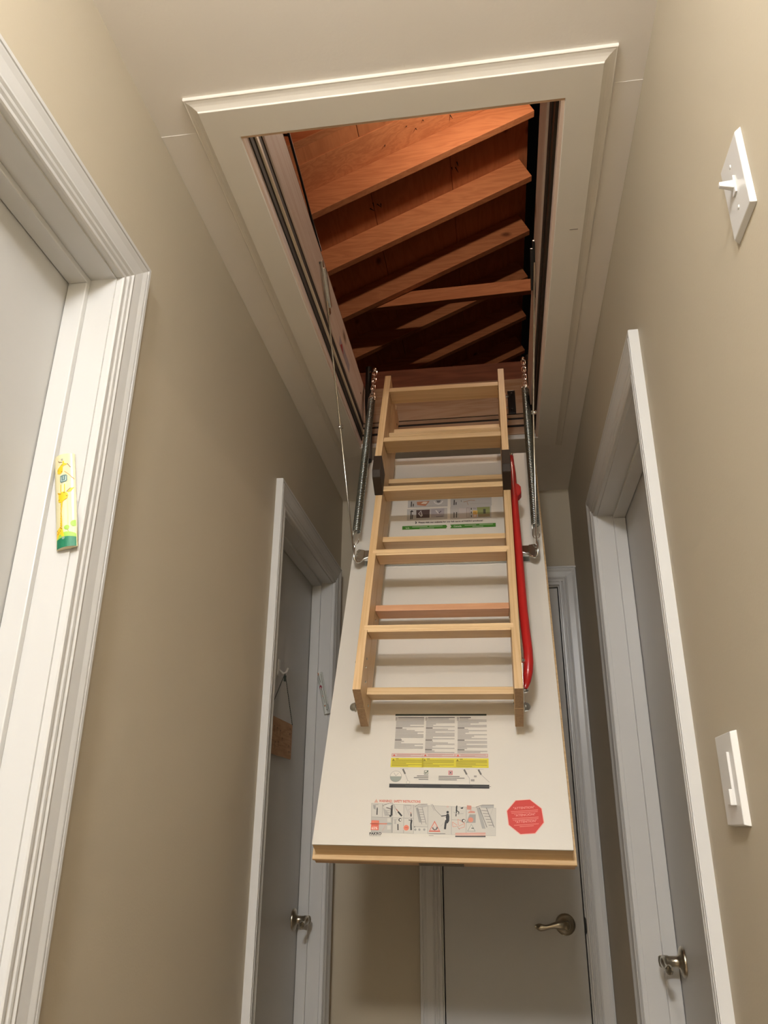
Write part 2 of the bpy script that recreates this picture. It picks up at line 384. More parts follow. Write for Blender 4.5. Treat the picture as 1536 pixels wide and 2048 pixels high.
# ------------------------------------------------------------------ wooden frame (box) of the hatch
bf = empty('hatch_frame', (-0.14, 1.72, ZC_ + .2))
tag(bf, 'pale wooden box frame lining the attic opening, with black rubber seals', 'frame')
bx0, bx1, by0, by1, bz0, bz1 = -0.430, 0.150, 1.062, 2.385, 1.332, 1.470
def ring4(name, mat_x, mat_y, x0, x1, y0, y1, z0, z1, t, sides='lrfb', bev=0.0):
    for k in sides:
        mb = MB()
        if k == 'l': mb.box((x0 - t, y0, z0), (x0, y1, z1)); m = mat_y
        if k == 'r': mb.box((x1, y0, z0), (x1 + t, y1, z1)); m = mat_y
        if k == 'f': mb.box((x0 - t, y0 - t, z0), (x1 + t, y0, z1)); m = mat_x
        if k == 'b': mb.box((x0 - t, y1, z0), (x1 + t, y1 + t, z1)); m = mat_x
        mb.build(name, m, bf, bevel=bev)
ring4('frame_board', M_boxX, M_boxY, bx0, bx1, by0, by1, bz0, bz1, .018, bev=.001)
BK4 = [('rubber_seal', M_rubber, 1.3290, 1.3318, .004), ('seal_strip', M_boxX, 1.3162, 1.3286, .002), ('rubber_seal', M_rubber, 1.3082, 1.3158, .005), ('seal_strip', M_boxX, 1.2884, 1.3078, .001), ('rubber_seal', M_rubber, 1.2786, 1.2880, .004), ('lower_frame_board', M_boxX, 1.2504, 1.2782, .0)]
for nm_, mt_, z_a, z_b, g_ in BK4:
    mb = MB(); mb.box((bx0 - .012, by1 + g_, z_a), (bx1 + .022, by1 + .018, z_b)); mb.build(nm_, mt_, bf)
ring4('rubber_seal', M_rubber, M_rubber, bx0 - .004, bx1 + .004, by0 - .004, by1, 1.302, 1.3315, .012, sides='lf')
ring4('rubber_seal', M_rubber, M_rubber, bx0, bx1 + .005, by0 - .004, by1, 1.2960, 1.3315, .012, sides='r')
ring4('rubber_seal', M_cap, M_cap, bx0, bx1 + .008, by0 - .004, by1, 1.2630, 1.2956, .012, sides='r')
ring4('seal_strip', M_bead, M_bead, bx0 - .002, bx1 + .006, by0 - .004, by1, 1.290, 1.3015, .012, sides='lf')
ring4('rubber_seal', M_rubber, M_rubber, bx0 - .006, bx1 + .008, by0 - .004, by1, 1.262, 1.2895, .012, sides='lf')
ring4('lower_frame_board', M_boxX, M_boxY, bx0 - .009, bx1 + .014, by0 - .004, by1, 1.236, 1.2615, .010, sides='lrf')

# rough framing around the opening, in the attic
ro = structure(empty('trim_2', (-0.14, 1.72, ZC_ + .25)))
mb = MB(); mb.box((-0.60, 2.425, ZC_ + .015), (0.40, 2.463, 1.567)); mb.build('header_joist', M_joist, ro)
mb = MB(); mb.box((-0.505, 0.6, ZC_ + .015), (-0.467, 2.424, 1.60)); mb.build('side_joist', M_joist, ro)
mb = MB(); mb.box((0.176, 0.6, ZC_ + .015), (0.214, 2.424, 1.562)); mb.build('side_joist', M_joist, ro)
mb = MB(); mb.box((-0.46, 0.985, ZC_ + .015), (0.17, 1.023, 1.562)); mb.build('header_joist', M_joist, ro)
mb = MB(); mb.box((-2.2, -0.4, ZC_ + .0145), (-0.51, 7.4, ZC_ + .12)); mb.box((0.22, -0.4, ZC_ + .0145), (2.4, 7.4, ZC_ + .12)); mb.box((-0.51, 2.465, ZC_ + .0145), (0.22, 7.4, ZC_ + .12))
mb.box((-0.51, -0.4, ZC_ + .0145), (0.22, 0.98, ZC_ + .12))
tag(mb.build('insulation', flat('grey_insulation', (.10, .07, .05), 1.0, bump=1.0, bscale=30), ro), kind='stuff')

# ------------------------------------------------------------------ attic roof
roof = structure(empty('ceiling_attic', (0.3, 3.5, 2.5)))
roof.name = 'ceiling_attic'; MATW['ceiling_attic'] = roof.matrix_world.copy()
SL = math.atan(0.466); cs, sn = math.cos(SL), math.sin(SL); RX, RZ = 0.300, 3.187
FR1 = lambda a, b, y: Vector((RX - a * cs - b * sn, y, RZ - a * sn + b * cs))      # a down the slope, b up out of the roof
FR2 = lambda a, b, y: Vector((2 * 0.36 - RX + a * cs + b * sn, y, RZ - a * sn + b * cs))
LEN = 2.75
for i in range(-6, 10):
    y = 2.765 + .4045 * i
    mb = MB(); mb.box((0, 0, y), (LEN, .140, y + .038), lambda a, b, c: FR1(a, b, c)); mb.build('rafter', M_raft, roof, bevel=.002)
for i in range(-6, 10):
    y = 2.765 + .4045 * i
    mb = MB(); mb.box((0, 0, y), (LEN, .140, y + .038), lambda a, b, c: FR2(a, b, c)); mb.build('rafter', M_raft, roof, bevel=.002)
k = 0; a = -.05
while a < LEN:
    wd = 0.445
    for F in (FR1, FR2):
        mb = MB(); mb.box((a + .0015, .1405, 0.2), (min(a + wd, LEN) - .0015, .160, 6.7), F); mb.build('sheathing_board', M_shth, roof)
    a += wd; k += 1
mb = MB(); mb.box((.345, 0.2, 3.12), (.375, 6.7, 3.36)); mb.build('ridge_board', M_joist, roof)
for y in (0.16, 6.7):     # gable ends
    mb = MB(); mb.prism([(-2.3, 1.26), (3.0, 1.26), (3.0, 2.0), (.36, 3.45), (-2.3, 2.05)], lambda a, b, c: Vector((a, c, b)), y, y + .03); mb.build('gable_end', M_shth, roof)
mb = MB(); mb.box((0, .133, 2.600), (LEN, .1400, 2.7645), FR1); mb.build('batten', M_raft, roof, bevel=.001)
mb = MB(); mb.prism([(-.676, 2.769), (.42, 2.806), (.42, 2.885), (-.424, 2.867)], lambda a, b, c: Vector((a, c, b)), 3.62, 3.658)
o = mb.build('collar_tie', M_raft, roof, bevel=.002)
# nail points through the sheathing
mb = MB(); random.seed(3)
def nail(F, a, b0, y, l):
    p = F(a, b0, y); q = F(a + random.uniform(-.012, .012), b0 - l, y + random.uniform(-.012, .012)); mb.tube([p, q], [.0032, .001], 5)
for (a, y) in [(.52, 2.66), (.56, 2.69), (.60, 2.655), (.72, 2.70), (.38, 2.70), (.33, 2.66), (.36, 3.0), (.39, 3.02), (.82, 3.03), (.84, 3.01), (.80, 3.04), (.37, 3.03), (.86, 3.04)]:
    nail(FR1, a, .1405, y, random.uniform(.015, .035))
tag(mb.build('nail_points', M_black, roof), kind='stuff')
# splintered knot patch by the nails
# cable hanging along the left edge
mb = MB(); mb.tube([(-.452, 1.10, 1.60), (-.4535, 1.376, 1.6), (-.4575, 1.50, 1.6), (-.4635, 1.649, 1.6), (-.468, 1.8, 1.603)], .0035, 6)
mb.tube([(-.4535, 1.376, 1.6), (-.490, 1.376, 1.606)], .003, 5)
tag(mb.build('cable', M_black), 'thin black cable clipped along the left joist above the hatch frame', 'cable')

# ================================================================== loft ladder
HU = Vector((0.99994533, 0.00189427, -0.0102838)); HD = Vector((-0.00862733, -0.40626889, -0.91371284)).normalized()
HU = (HU - HD * HU.dot(HD)).normalized(); HN = HU.cross(-HD).normalized()
HO = Vector((-0.12898282, 2.28380895, 1.13081936))
def H(u, d, n): return HO + HU * u + HD * d + HN * n
mat = Matrix(((HU.x, -HD.x, HN.x, HO.x), (HU.y, -HD.y, HN.y, HO.y), (HU.z, -HD.z, HN.z, HO.z + CZ), (0, 0, 0, 1)))
lad = empty('loft_ladder', mat=mat)
tag(lad, 'folding wooden loft ladder lying on its open white hatch under the ceiling opening', 'ladder')
# hatch panel
mb = MB(); mb.box((-.275, 0, -.004), (.275, 1.279, 0), H); hp = mb.build('hatch_panel', M_panel, lad)
hp['label'] = 'white hatch panel with printed instruction labels'
mb = MB(); mb.box((-.2745, .001, -.052), (.2745, 1.2785, -.0045), H); o = mb.build('panel_core', M_pineX, hp); o['label'] = 'pale wooden panel edge'
mb = MB(); mb.box((-.284, -.004, -.062), (.284, 1.2885, -.0525), H); o = mb.build('panel_lip', M_pineX, hp, bevel=.0015); o['label'] = 'projecting pale wooden lip'
mb = MB(); mb.box((-.281, .0, -.082), (.281, 1.2855, -.0625), H); mb.build('panel_backing', M_boxX, hp, bevel=.001)
mb = MB(); mb.box((-.050, 1.2856, -.078), (.047, 1.2875, -.066), H); mb.box((-.046, 1.2875, -.0735), (-.042, 1.2885, -.0705), H); mb.box((.039, 1.2875, -.0735), (.043, 1.2885, -.0705), H)
o = mb.build('latch_plate', flat('latch_grey', (.20, .18, .15), .45, .6), hp); o['label'] = 'dark metal latch plate'

# ladder sections: (n0, n1, d0, d1, rung front edges, front tabs)
def rung(d, n0, n1, half, parent, mat, tabs=False, th=.0195, tilt=.027):
    mb = MB()
    prof = [(d - tilt, n0), (d, n1), (d + th, n1), (d - tilt + th, n0)]
    mb.prism(prof, lambda a, b, c: H(c, a, b), -half, half)
    if tabs:      # dovetail showing on the face of the stringers
        mb.prism([(d - .002, n1 - .006), (d - .0005, n1 + .0012), (d + th * .72, n1 + .0012), (d + th * .72 - .002, n1 - .006)], lambda a, b, c: H(c, a, b), -half - .0095, half + .0065)
    mb.build('rung', mat, parent, bevel=.0015)
def section(n0, n1, d0, d1, rungs, tabs, mats=None, label=None):
    def string(u0, u1):       # ends cut a touch off square, end grain colour also holds the shade of the downward faces
        s = MB(); db, df = d1 if isinstance(d1, tuple) else (d1, d1)
        s.hexa([H(u, (d0, dd)[y], (n0, n1)[z]) for u in (u0, u1) for y in (0, 1) for z in (0, 1) for dd in ((db, df)[z],)], M_pineY)
        s._m(M_endg); s.mi[3] = 1; s.mi[2] = 1; return s
    sec = string(-.188, -.169).build('ladder_section', M_pineY, lad, bevel=.001)
    # right stringer as a part of the section
    string(.169, .188).build('stringer', M_pineY, sec, bevel=.001)
    for i, d in enumerate(rungs):
        rung(d, n0 + .002, n1 - .001, .1688, sec, (mats or {}).get(i, M_pineX), tabs)
    if label: sec['label'] = label
    return sec
s1 = section(.040, .1092, -.150, (1.0195, 1.0150), [-.020, .2235, .467, .711, .957], False, {3: M_pinkX}, 'rear ladder section fixed to the hatch')
s2 = section(.1098, .1785, -.120, (1.0148, 1.0085), [.088, .334, .582, .830], True, None, 'middle ladder section')
s3 = section(.1805, .250, -.118, .292, [-.049, .199], False, None, 'short top ladder section with dark feet')
for sg in (-1, 1):
    mb = MB(); a, b = sorted((sg * .1675, sg * .1905))
    mb.prism([(.284, .2515), (.345, .2515), (.362, .238), (.372, .179), (.284, .179)], lambda p, q, c: H(c, p, q), a, b)
    o = mb.build('foot_cap', M_cap, s3, bevel=.0015); o['label'] = 'dark plastic foot cap'
# screws, hinges
def dome(mb, u, d, n, sg, r=.0075, h=.006):
    c = H(u, d, n); ax = HU * sg
    mb.lathe([(-.001, r), (.0015, r), (h * .7, r * .8), (h, r * .45), (h * 1.1, .0005)], c, ax, 14)
for sg in (-1, 1):
    mb = MB(); u = .1885 * sg
    a, b = sorted((u, u + .0022 * sg))
    mb.prism([(.905, .098), (.905, .120), (.93, .1175), (1.015, .1135), (1.02, .109), (1.015, .105), (.93, .1015)], lambda p, q, c: H(c, p, q), a, b)
    mb.prism([(.80, .128), (.80, .142), (.90, .138), (.96, .118), (1.0, .112), (.985, .104), (.94, .112), (.88, .126)], lambda p, q, c: H(c, p, q), a, b)
    o = mb.build('hinge_strap', M_zinc, lad); o['label'] = 'zinc hinge strap with dome nut'
    for dd_, nn_, r_, h_ in ((1.011, .1095, .011, .012), (.905, .135, .0065, .007), (.957, .10, .006, .006)):
        mb = MB(); dome(mb, u + .002 * sg, dd_, nn_, sg, r_, h_); mb.build('dome_nut', M_chrome, o)
mb = MB(); mb.box((.1885, -.062, .172), (.191, .075, .196), H); o = mb.build('hinge_strap', M_chrome, lad)
for dd_, nn_, r_, h_ in ((-.055, .188, .007, .009), (.0, .185, .005, .005), (.062, .181, .005, .004)):
    mb = MB(); dome(mb, .191, dd_, nn_, 1, r_, h_); mb.build('dome_nut', M_chrome, o)
mb = MB()
for (u, d, n, sg) in [(-.1688, .985, .075, 1), (-.1688, .93, .15, 1), (-.1688, .905, .148, 1), (.1688, .98, .075, -1), (-.1688, .745, .09, 1), (.1688, .745, .09, -1), (-.1688, .36, .165, 1), (-.1688, .96, .135, 1),
                      (.1688, -.03, .235, -1), (-.1688, -.09, .075, 1), (-.1688, -.01, .075, 1), (-.189, -.05, .15, -1), (-.189, -.09, .13, -1)]:
    mb = MB(); dome(mb, u, d, n, sg, .003, .002); mb.build('screw', M_chrome, lad)

# cross strap through the hatch, with curled ends
mb = MB(); mb.box((-.235, .452, .003), (.235, .456, .034), H); mb.box((-.235, .452, .003), (.235, .480, .0055), H)
mb.build('cross_strap', M_zinc, lad)
for sg in (-1, 1):
    mb = MB()
    pts = [(.19, .475, .036), (.215, .476, .037), (.228, .480, .035), (.240, .492, .035), (.247, .495, .038), (.253, .490, .045), (.255, .478, .052), (.255, .462, .056), (.254, .450, .058)]
    mb.tube([H(sg * u - (.004 if sg < 0 else -.002), d, n) for u, d, n in pts], [.003] * 9, 8)
    a, b = sorted((sg * .188, sg * .232)); mb.box((a, .448, .020), (b, .476, .036), H)
    mb.prism([(.232, .448), (.250, .444), (.256, .452), (.256, .486), (.247, .494), (.238, .488), (.232, .476)], lambda p, q, c: H(sg * p, q, c), .030, .038)
    mb.build('spring_bracket', M_chrome, lad, bevel=.001)

# springs, chains and stays
def coil(p, q, r, wr, turns):
    mb = MB(); P = Vector(p); Q = Vector(q); t = (Q - P).normalized(); a = t.orthogonal().normalized(); b = t.cross(a)
    N_ = int(turns * 11); path = []
    for i in range(N_ + 1):
        f = i / N_; an = 2 * PI * turns * f
        path.append(P + (Q - P) * f + (a * math.cos(an) + b * math.sin(an)) * r)
    # sweep with a fixed frame (radial / axial)
    base = 0
    for i, c in enumerate(path):
        an = 2 * PI * turns * i / N_; rad = a * math.cos(an) + b * math.sin(an)
        for j in range(5):
            g = 2 * PI * j / 5; mb.v.append(c + rad * math.cos(g) * wr + t * math.sin(g) * wr)
    for i in range(N_):
        for j in range(5):
            j2 = (j + 1) % 5; mb.f.append([i * 5 + j, i * 5 + j2, (i + 1) * 5 + j2, (i + 1) * 5 + j]); mb.mi.append(0); mb.sm.append(True)
    return mb
def link(mb, c, t, nrm, L=.030, W=.0085, r=.0021):
    t = Vector(t).normalized(); nrm = (Vector(nrm) - t * Vector(nrm).dot(t)).normalized(); pts = []
    for i in range(7): an = -PI / 2 + PI * i / 6; pts.append(Vector(c) + t * (L / 2 - W + W * math.cos(an)) + nrm * W * math.sin(an))
    for i in range(7): an = PI / 2 + PI * i / 6; pts.append(Vector(c) + t * (-(L / 2 - W) + W * math.cos(an)) + nrm * W * math.sin(an))
    mb.tube(pts, r, 6, closed=True)
for sg in (-1, 1):
    top = Vector((-.385, 2.33, 1.510)) if sg < 0 else Vector((.137, 2.33, 1.510))
    bot = H(-.258, .448, .055) if sg < 0 else H(.255, .448, .055)
    ax = (bot - top).normalized(); Lt = (bot - top).length
    # spring body starts a little below the chain
    st = top + ax * .160; en = bot - ax * .055
    mb = coil(st, en, .0104, .0024, 88)
    sp = mb.build('spring', M_spring, lad); sp['label'] = 'long steel coil spring %s of the ladder' % ('left' if sg < 0 else 'right')
    mb = MB(); sd = ax.orthogonal().normalized()
    side = Vector((1, 0, 0)); side = (side - ax * side.dot(ax)).normalized()
    # upper clevis and lower hook
    mb.tube([st + side * .010 + ax * .02, st + side * .0105 - ax * .004] + [st - ax * (.012 + .009 * math.sin(PI * i / 6)) + side * .0105 * math.cos(PI * i / 6) for i in range(7)] + [st - side * .0105 - ax * .004], .0018, 6)
    mb.build('spring_hook', M_chrome, sp); mb = MB()
    mb.tube([en - side * .009 - ax * .004, en - side * .0095 + ax * .03] + [en + ax * (.036 + .012 * math.sin(PI * i / 6)) - side * .0095 * math.cos(PI * i / 6) for i in range(7)] + [en + side * .0095 + ax * .028], .0016, 6)
    mb.build('spring_hook', M_chrome, sp)
    mb = MB(); nl = 7
    for i in range(nl):
        c = top + ax * (.012 + .0205 * i); nr = side if i % 2 == 0 else ax.cross(side)
        mb = MB(); link(mb, c, ax, nr, L=.0275, W=.0068, r=.0018); mb.build('chain_link', M_chrome, sp)
    mb = MB()
    mb.tube([top + Vector((0, .0, 0)), top + Vector((sg * .018, .018, .008)), top + Vector((sg * .035, .030, .010))], .0035, 8)
    mb.build('chain_hook', M_chrome, sp)
    mb = MB(); mb.sphere(top + Vector((0, -.002, .003)), .0075, 10); mb.build('hook_knob', M_chrome, sp)
    # black suspension arm between the frame and the hatch
    mb = MB(); x = -.413 if sg < 0 else .158
    A = Vector((x, 2.36, 1.545)); B = H(-.262 if sg < 0 else .262, .02, .014) + Vector((0, 0, 0))
    xa = -.418 if sg < 0 else .134
    mb.tube([A, Vector((x + .0, 2.352, 1.40)), Vector(((x + B.x) / 2, 2.33, 1.25)), B], [.011] * 4, 8)
    mb.build('suspension_arm', M_black, lad)
    # stay rod with a joint half way
    if sg < 0: T = Vector((-.426, 1.735, 1.366)); E = H(-.262, .462, .052)
    else: T = Vector((.146, 1.67, 1.380)); E = H(.254, .458, .052)
    J = T + (E - T) * (.50 if sg < 0 else .52)
    if sg > 0: J = J + Vector((-.006, 0, 0))
    mb = MB(); mb.tube([T, J, E], [.0026, .0024, .0022], 8)
    rod = mb.build('stay_rod', flat('rod_steel', (.72, .70, .64), .22, 1.0), lad)
    mb = MB(); mb.tube([J + Vector((-.006, 0, 0)), J + Vector((.008, 0, 0))], .0055, 10); mb.build('rod_joint', M_chrome, rod)
    # sliding bracket on the frame side
    mb = MB(); bx = -.4295 if sg < 0 else .1495; q = .006 * (-sg)
    P0 = Vector((bx, 1.655, 1.440)); P1 = Vector((bx, 1.775, 1.350))
    dd = (P1 - P0).normalized(); nn = Vector((0, -dd.z, dd.y))
    lo, hi = sorted((0.0, q))
    mb.prism([(0, -.007), (0, .007), (.11, .013), (.15, .010), (.15, -.010), (.11, -.013)], lambda a, b, c: P0 + dd * a + nn * b + Vector((c, 0, 0)), lo, hi)
    mb.prism([(.02, -.004), (.02, .004), (.13, .006), (.13, -.006)], lambda a, b, c: P0 + dd * a + nn * b + Vector((c, 0, 0)), lo * 2, hi * 2)
    
    mb.build('stay_bracket', M_zinc if sg < 0 else M_black, lad, bevel=.001)
# black plate on the back of the frame
mb = MB(); mb.box((.078, 2.379, 1.328), (.104, 2.3845, 1.422)); o = mb.build('mounting_plate', M_black, bf, bevel=.003); o['label'] = 'black metal mounting plate'
for z_ in (1.406, 1.344):
    mb = MB(); mb.sphere((.091, 2.378, z_), .005, 8); mb.build('bolt', M_black, o)
# little warning tag on the left frame board
mb = MB(); mb.box((bx0, 1.93, 1.355), (bx0 + .0006, 2.09, 1.385)); o = mb.build('sticker', flat('sticker_violet', (.45, .40, .46), .5), bf); o['label'] = 'small faded sticker'
mb = MB(); mb.prism([(1.94, 1.359), (1.99, 1.359), (1.965, 1.381)], lambda a, b, c: Vector((c, a, b)), bx0 + .0006, bx0 + .0010); mb.build('red_mark', flat('sticker_red', (.45, .04, .05), .5), o)
for (y, z) in ((1.645, 1.425), (2.30, 1.405)):
    mb = MB(); mb.tube([(bx0 - .001, y, z), (bx0 + .0008, y, z)], .0035, 8); mb.build('screw_hole', M_rubber, bf)

# red handrail
pts = [(.2000, .127, .095), (.1985, .180, .103), (.199, .232, .111), (.1985, .30, .117), (.1985, .40, .122), (.2, .566, .125), (.2005, .66, .128), (.2015, .76, .130), (.204, .829, .130), (.206, .873, .129), (.2055, .905, .126), (.203, .928, .120), (.199, .945, .111), (.195, .956, .101)]
rr = [.006, .009, .0105, .011, .0110, .0112, .0112, .0112, .0112, .0112, .0112, .011, .0095, .006]
ff = [.7] + [1.0] * 11 + [.8, .5]
mb = MB(); mb.tube([H(*p) for p in pts], rr, 14)
hr = mb.build('handrail', M_red, lad); hr['label'] = 'red tubular metal handrail'
mb = MB(); mb.prism([(.203, .282), (.214, .290), (.2195, .300), (.2195, .325), (.213, .336), (.203, .342)], lambda p, q, c: H(p, q, c), .104, .126)
mb.build('handrail_boss', M_red, hr, bevel=.002)
mb = MB(); mb.sphere(H(.201, .130, .105), .004, 8); mb.build('handrail_bolt', M_chrome, hr)
mb = MB(); dome(mb, .192, .962, .099, 1, .006, .009); mb.build('handrail_bolt', M_chrome, hr)

# ------------------------------------------------------------------ print on the hatch panel
def HPr(f):      # f(s,t)->(u,d)
    def P(a, b, l):
        u, d = f(a, b); return H(u, d, .0004 + .00016 * l)
    return P
def bil(x0, y0, x1, y1, TL, TR, BL, BR):
    def f(a, b):
        s, t = (a - x0) / (x1 - x0), (b - y0) / (y1 - y0)
        return tuple((1 - s) * (1 - t) * TL[i] + s * (1 - t) * TR[i] + (1 - s) * t * BL[i] + s * t * BR[i] for i in (0, 1))
    return f
GR = (.33, .31, .29); BK = (.025, .025, .025); WH = (.68, .64, .57); PAPER = (.72, .68, .60)
# A: three column instruction sheet, unit = metres on the panel
f = lambda a, b: (a, b)
p = Print(HPr(f)); random.seed(11)
p.rect(-.114, .962, .104, .9665, (.02, .035, .025), 1)
for c0, c1 in ((-.113, -.044), (-.041, .029), (.034, .104)):
    p.text('LADDER SAFETY', c0 + .003, .9655, .0022, .03, (.2, .28, .2), 2) if False else None
    n = 27 if c0 > -.1 else 24
    for i in range(n):
        d = .970 + i * .0035
        wfull = c1 - c0 - .004; r = random.random()
        x0 = c0 + (.006 if i < 3 else .002)
        x1 = c1 if r > .45 else c0 + wfull * random.uniform(.25, .85)
        if i in (8, 17, 24): x1 = c0 + .018
        p.rect(x0, d, x1, d + .0027, (.43, .405, .375) if i not in (0, 8, 17, 24) else (.16, .14, .13), 1)
        if i < 3: p.rect(c0, d, c0 + .005, d + .002, (.25, .22, .2), 1)
    b0, b1 = c0 - .003, c1 + .001
    p.rect(b0, 1.0655, b1, 1.0735, (.55, .10, .08), 1); p.rect(b0 + .0007, 1.0663, b1 - .0007, 1.0727, (.62, .50, .45), 2)
    p.poly([(b0 + .003, 1.0718), (b0 + .006, 1.0672), (b0 + .009, 1.0718)], (.65, .08, .05), 3)
    p.rect(b0 + .012, 1.0677, b1 - .004, 1.0690, (.45, .25, .22), 3); p.rect(b0 + .012, 1.0702, b0 + .045, 1.0712, (.45, .25, .22), 3)
    p.rect(b0 - .0008, 1.0765, b1 + .0012, 1.0995, (.66, .57, .035), 1)
    p.poly([(b0 + .002, 1.0835), (b0 + .005, 1.0785), (b0 + .008, 1.0835)], (.22, .18, .02), 2)
    p.rect(b0 + .010, 1.0782, b0 + .017, 1.0795, (.15, .12, .02), 2)
    for i in range(6):
        d = 1.081 + i * .0029; x1 = b1 - .002 if i not in (3, 5) else b0 + random.uniform(.02, .05)
        p.rect(b0 + (.010 if i < 1 else .002), d, x1, d + .0015, (.32, .27, .03), 2)
q = p
q.disc(-.103, 1.122, .0135, GR, 1, 20); q.disc(-.103, 1.122, .0127, PAPER, 2, 20)
q.poly([(-.103 + .0127 * math.cos(an), 1.122 + .0127 * math.sin(an)) for an in [PI * i / 10 for i in range(11)]], (.30, .33, .29), 3)
q.path([(-.108, 1.113), (-.103, 1.121), (-.097, 1.114)], .0008, GR, 3)
for x in (-.088, .051, .083):
    q.line((x, 1.104), (x + .006, 1.116), .0038, (.15, .14, .13), 2); q.rect(x - .006, 1.1025, x + .012, 1.1035, (.5, .48, .44), 1)
q.path([(-.082, 1.116), (-.0745, 1.134)], .0009, GR); q.disc(-.0745, 1.136, .004, GR, 2); q.disc(-.0745, 1.136, .0033, PAPER, 3)
q.path([(.057, 1.116), (.063, 1.125), (.063, 1.138)], .0009, GR); q.path([(.089, 1.116), (.107, 1.134)], .0009, GR)
q.rect(.066, 1.127, .074, 1.132, GR, 1); q.rect(.073, 1.118, .079, 1.122, GR, 1)
# tick box and cross box
q.rect(-.039, 1.107, -.030, 1.117, (.03, .08, .05), 1); q.rect(-.038, 1.108, -.031, 1.116, PAPER, 2); q.path([(-.037, 1.111), (-.0352, 1.1145), (-.030, 1.107)], .0015, (.02, .06, .04), 3)
q.rect(.016, 1.107, .025, 1.117, (.6, .05, .08), 1); q.rect(.017, 1.108, .024, 1.116, (.62, .45, .42), 2)
q.line((.0185, 1.1095), (.0225, 1.1145), .0013, (.1, .03, .05), 3); q.line((.0225, 1.1095), (.0185, 1.1145), .0013, (.1, .03, .05), 3)
for i, wd in enumerate((.026, .033, .022)): q.rect(-.029 - wd, 1.1195 + i * .0040, -.029, 1.1212 + i * .0040, (.14, .13, .12), 1)
for i, wd in enumerate((.047, .058, .041)): q.rect(-.006, 1.1200 + i * .0040, -.006 + wd, 1.1217 + i * .0040, (.14, .13, .12), 1)
q.rect(-.1165, 1.1395, .1065, 1.1485, (.022, .022, .022), 1)
for a in (-.08, .0, .07): q.rect(a, 1.1435, a + .04, 1.1445, (.08, .08, .08), 2)
o = p.mb.build('instruction_print', None, hp); o['label'] = 'printed three column instructions with yellow warning bar'
# B: pictogram sticker
fB = bil(742, 1596, 993, 1607, (0, 0), (0, 0), (0, 0), (0, 0))
def fB(x, y):
    s = (x - 742) / 251.0; t = (y - 1596 - 9 * s) / 72.0
    L_ = (-.156 + .006 * t, 1.174 + .082 * t); R_ = (.121 - .003 * t, 1.182 + .0765 * t)
    return (L_[0] * (1 - s) + R_[0] * s, L_[1] * (1 - s) + R_[1] * s)
p = Print(HPr(fB))
lk = (.56, .535, .48); g1 = (.42, .40, .37); rd = (.60, .12, .07); og = (.70, .20, .12)
p.poly([(741, 1596), (993, 1606), (992, 1676), (908, 1674), (740, 1672)], (.68, .645, .57), 0)
p.text('WARNING! · SAFETY INSTRUCTIONS', 759, 1604.2, 5.2, 84, (.60, .17, .12), 3, .035, .012)
p.poly([(749, 1605), (753.5, 1597.5), (757.5, 1605)], (.62, .36, .28), 2)
xs = [744, 766, 787, 809.5, 829.5, 858, 905, 934, 992]; sl = .035
def cell(x0, y0, x1, y1, c): p.poly([(x0, y0 + (x0 - 742) * sl), (x1, y0 + (x1 - 742) * sl), (x1, y1 + (x1 - 742) * sl), (x0, y1 + (x0 - 742) * sl)], c, 1)
p.poly([(743.5, 1606), (992, 1614.8), (992, 1672.2), (743.5, 1663.5)], (.34, .33, .30), .5)
for i in range(8):
    x0, x1 = xs[i] + .4, xs[i + 1] - .5
    if i in (4, 5): cell(x0, 1606.6, x1, 1663 if i == 5 else 1649, lk)
    elif i == 7: cell(x0, 1606.6, x1, 1663, lk)
    elif i == 6: cell(x0, 1606.6, x1, 1633, lk); cell(x0, 1634, x1, 1663, lk)
    else: cell(x0, 1606.6, x1, 1633, (lk, lk, (.60, .57, .51), (.55, .52, .47))[i]); 
cell(744.4, 1634, 785, 1663, (.47, .45, .41)); cell(787.5, 1634, 809, 1663, lk); cell(810, 1634, 829, 1663, lk); cell(830, 1650, 857.5, 1663.5, (.60, .58, .52))
p2 = lambda pts, c, l=2: p.poly([(730 + a / 10.24, 1590 + b / 10.24) for a, b in pts], c, l)
ln = lambda pts, wd, c, l=2: p.path([(730 + a / 10.24, 1590 + b / 10.24) for a, b in pts], wd / 10.24, c, l)
dc = lambda a, b, r, c, l=2: p.disc(730 + a / 10.24, 1590 + b / 10.24, r / 10.24, c, l)
ln([(170, 205), (285, 190)], 22, g1); p2([(175, 210), (230, 210), (230, 300), (185, 280)], (.33, .32, .30)); ln([(262, 275), (258, 405)], 22, BK); dc(262, 265, 10, BK)
p2([(380, 230), (500, 180), (580, 170), (560, 220), (430, 260)], (.62, .60, .55)); ln([(375, 215), (500, 170), (590, 165)], 10, (.2, .18, .17)); ln([(380, 225), (480, 265), (545, 285), (570, 215)], 18, (.14, .11, .1))
p2([(375, 250), (470, 330), (520, 430), (420, 430)], g1); ln([(565, 215), (560, 420), (520, 432)], 40, BK); dc(570, 215, 16, BK)
for y in (320, 360, 400): ln([(430, y), (530, y)], 9, (.30, .29, .26))
ln([(600, 190), (650, 290)], 26, g1); ln([(595, 240), (665, 405)], 12, g1); ln([(655, 285), (700, 340)], 20, (.36, .17, .13)); ln([(695, 340), (775, 430)], 34, BK)
ln([(835, 200), (930, 420)], 10, g1); ln([(960, 210), (960, 280), (900, 300), (950, 370)], 9, g1); ln([(830, 210), (960, 210)], 8, (.25, .24, .22)); ln([(965, 380), (965, 440)], 22, BK); dc(960, 365, 12, (.5, .2, .14))
p2([(1050, 240), (1180, 190), (1300, 190), (1300, 230), (1180, 260)], (.45, .43, .40)); ln([(1040, 240), (1120, 185), (1300, 180)], 10, (.22, .2, .19)); p2([(1060, 260), (1110, 260), (1190, 560), (1130, 560)], (.34, .33, .31))
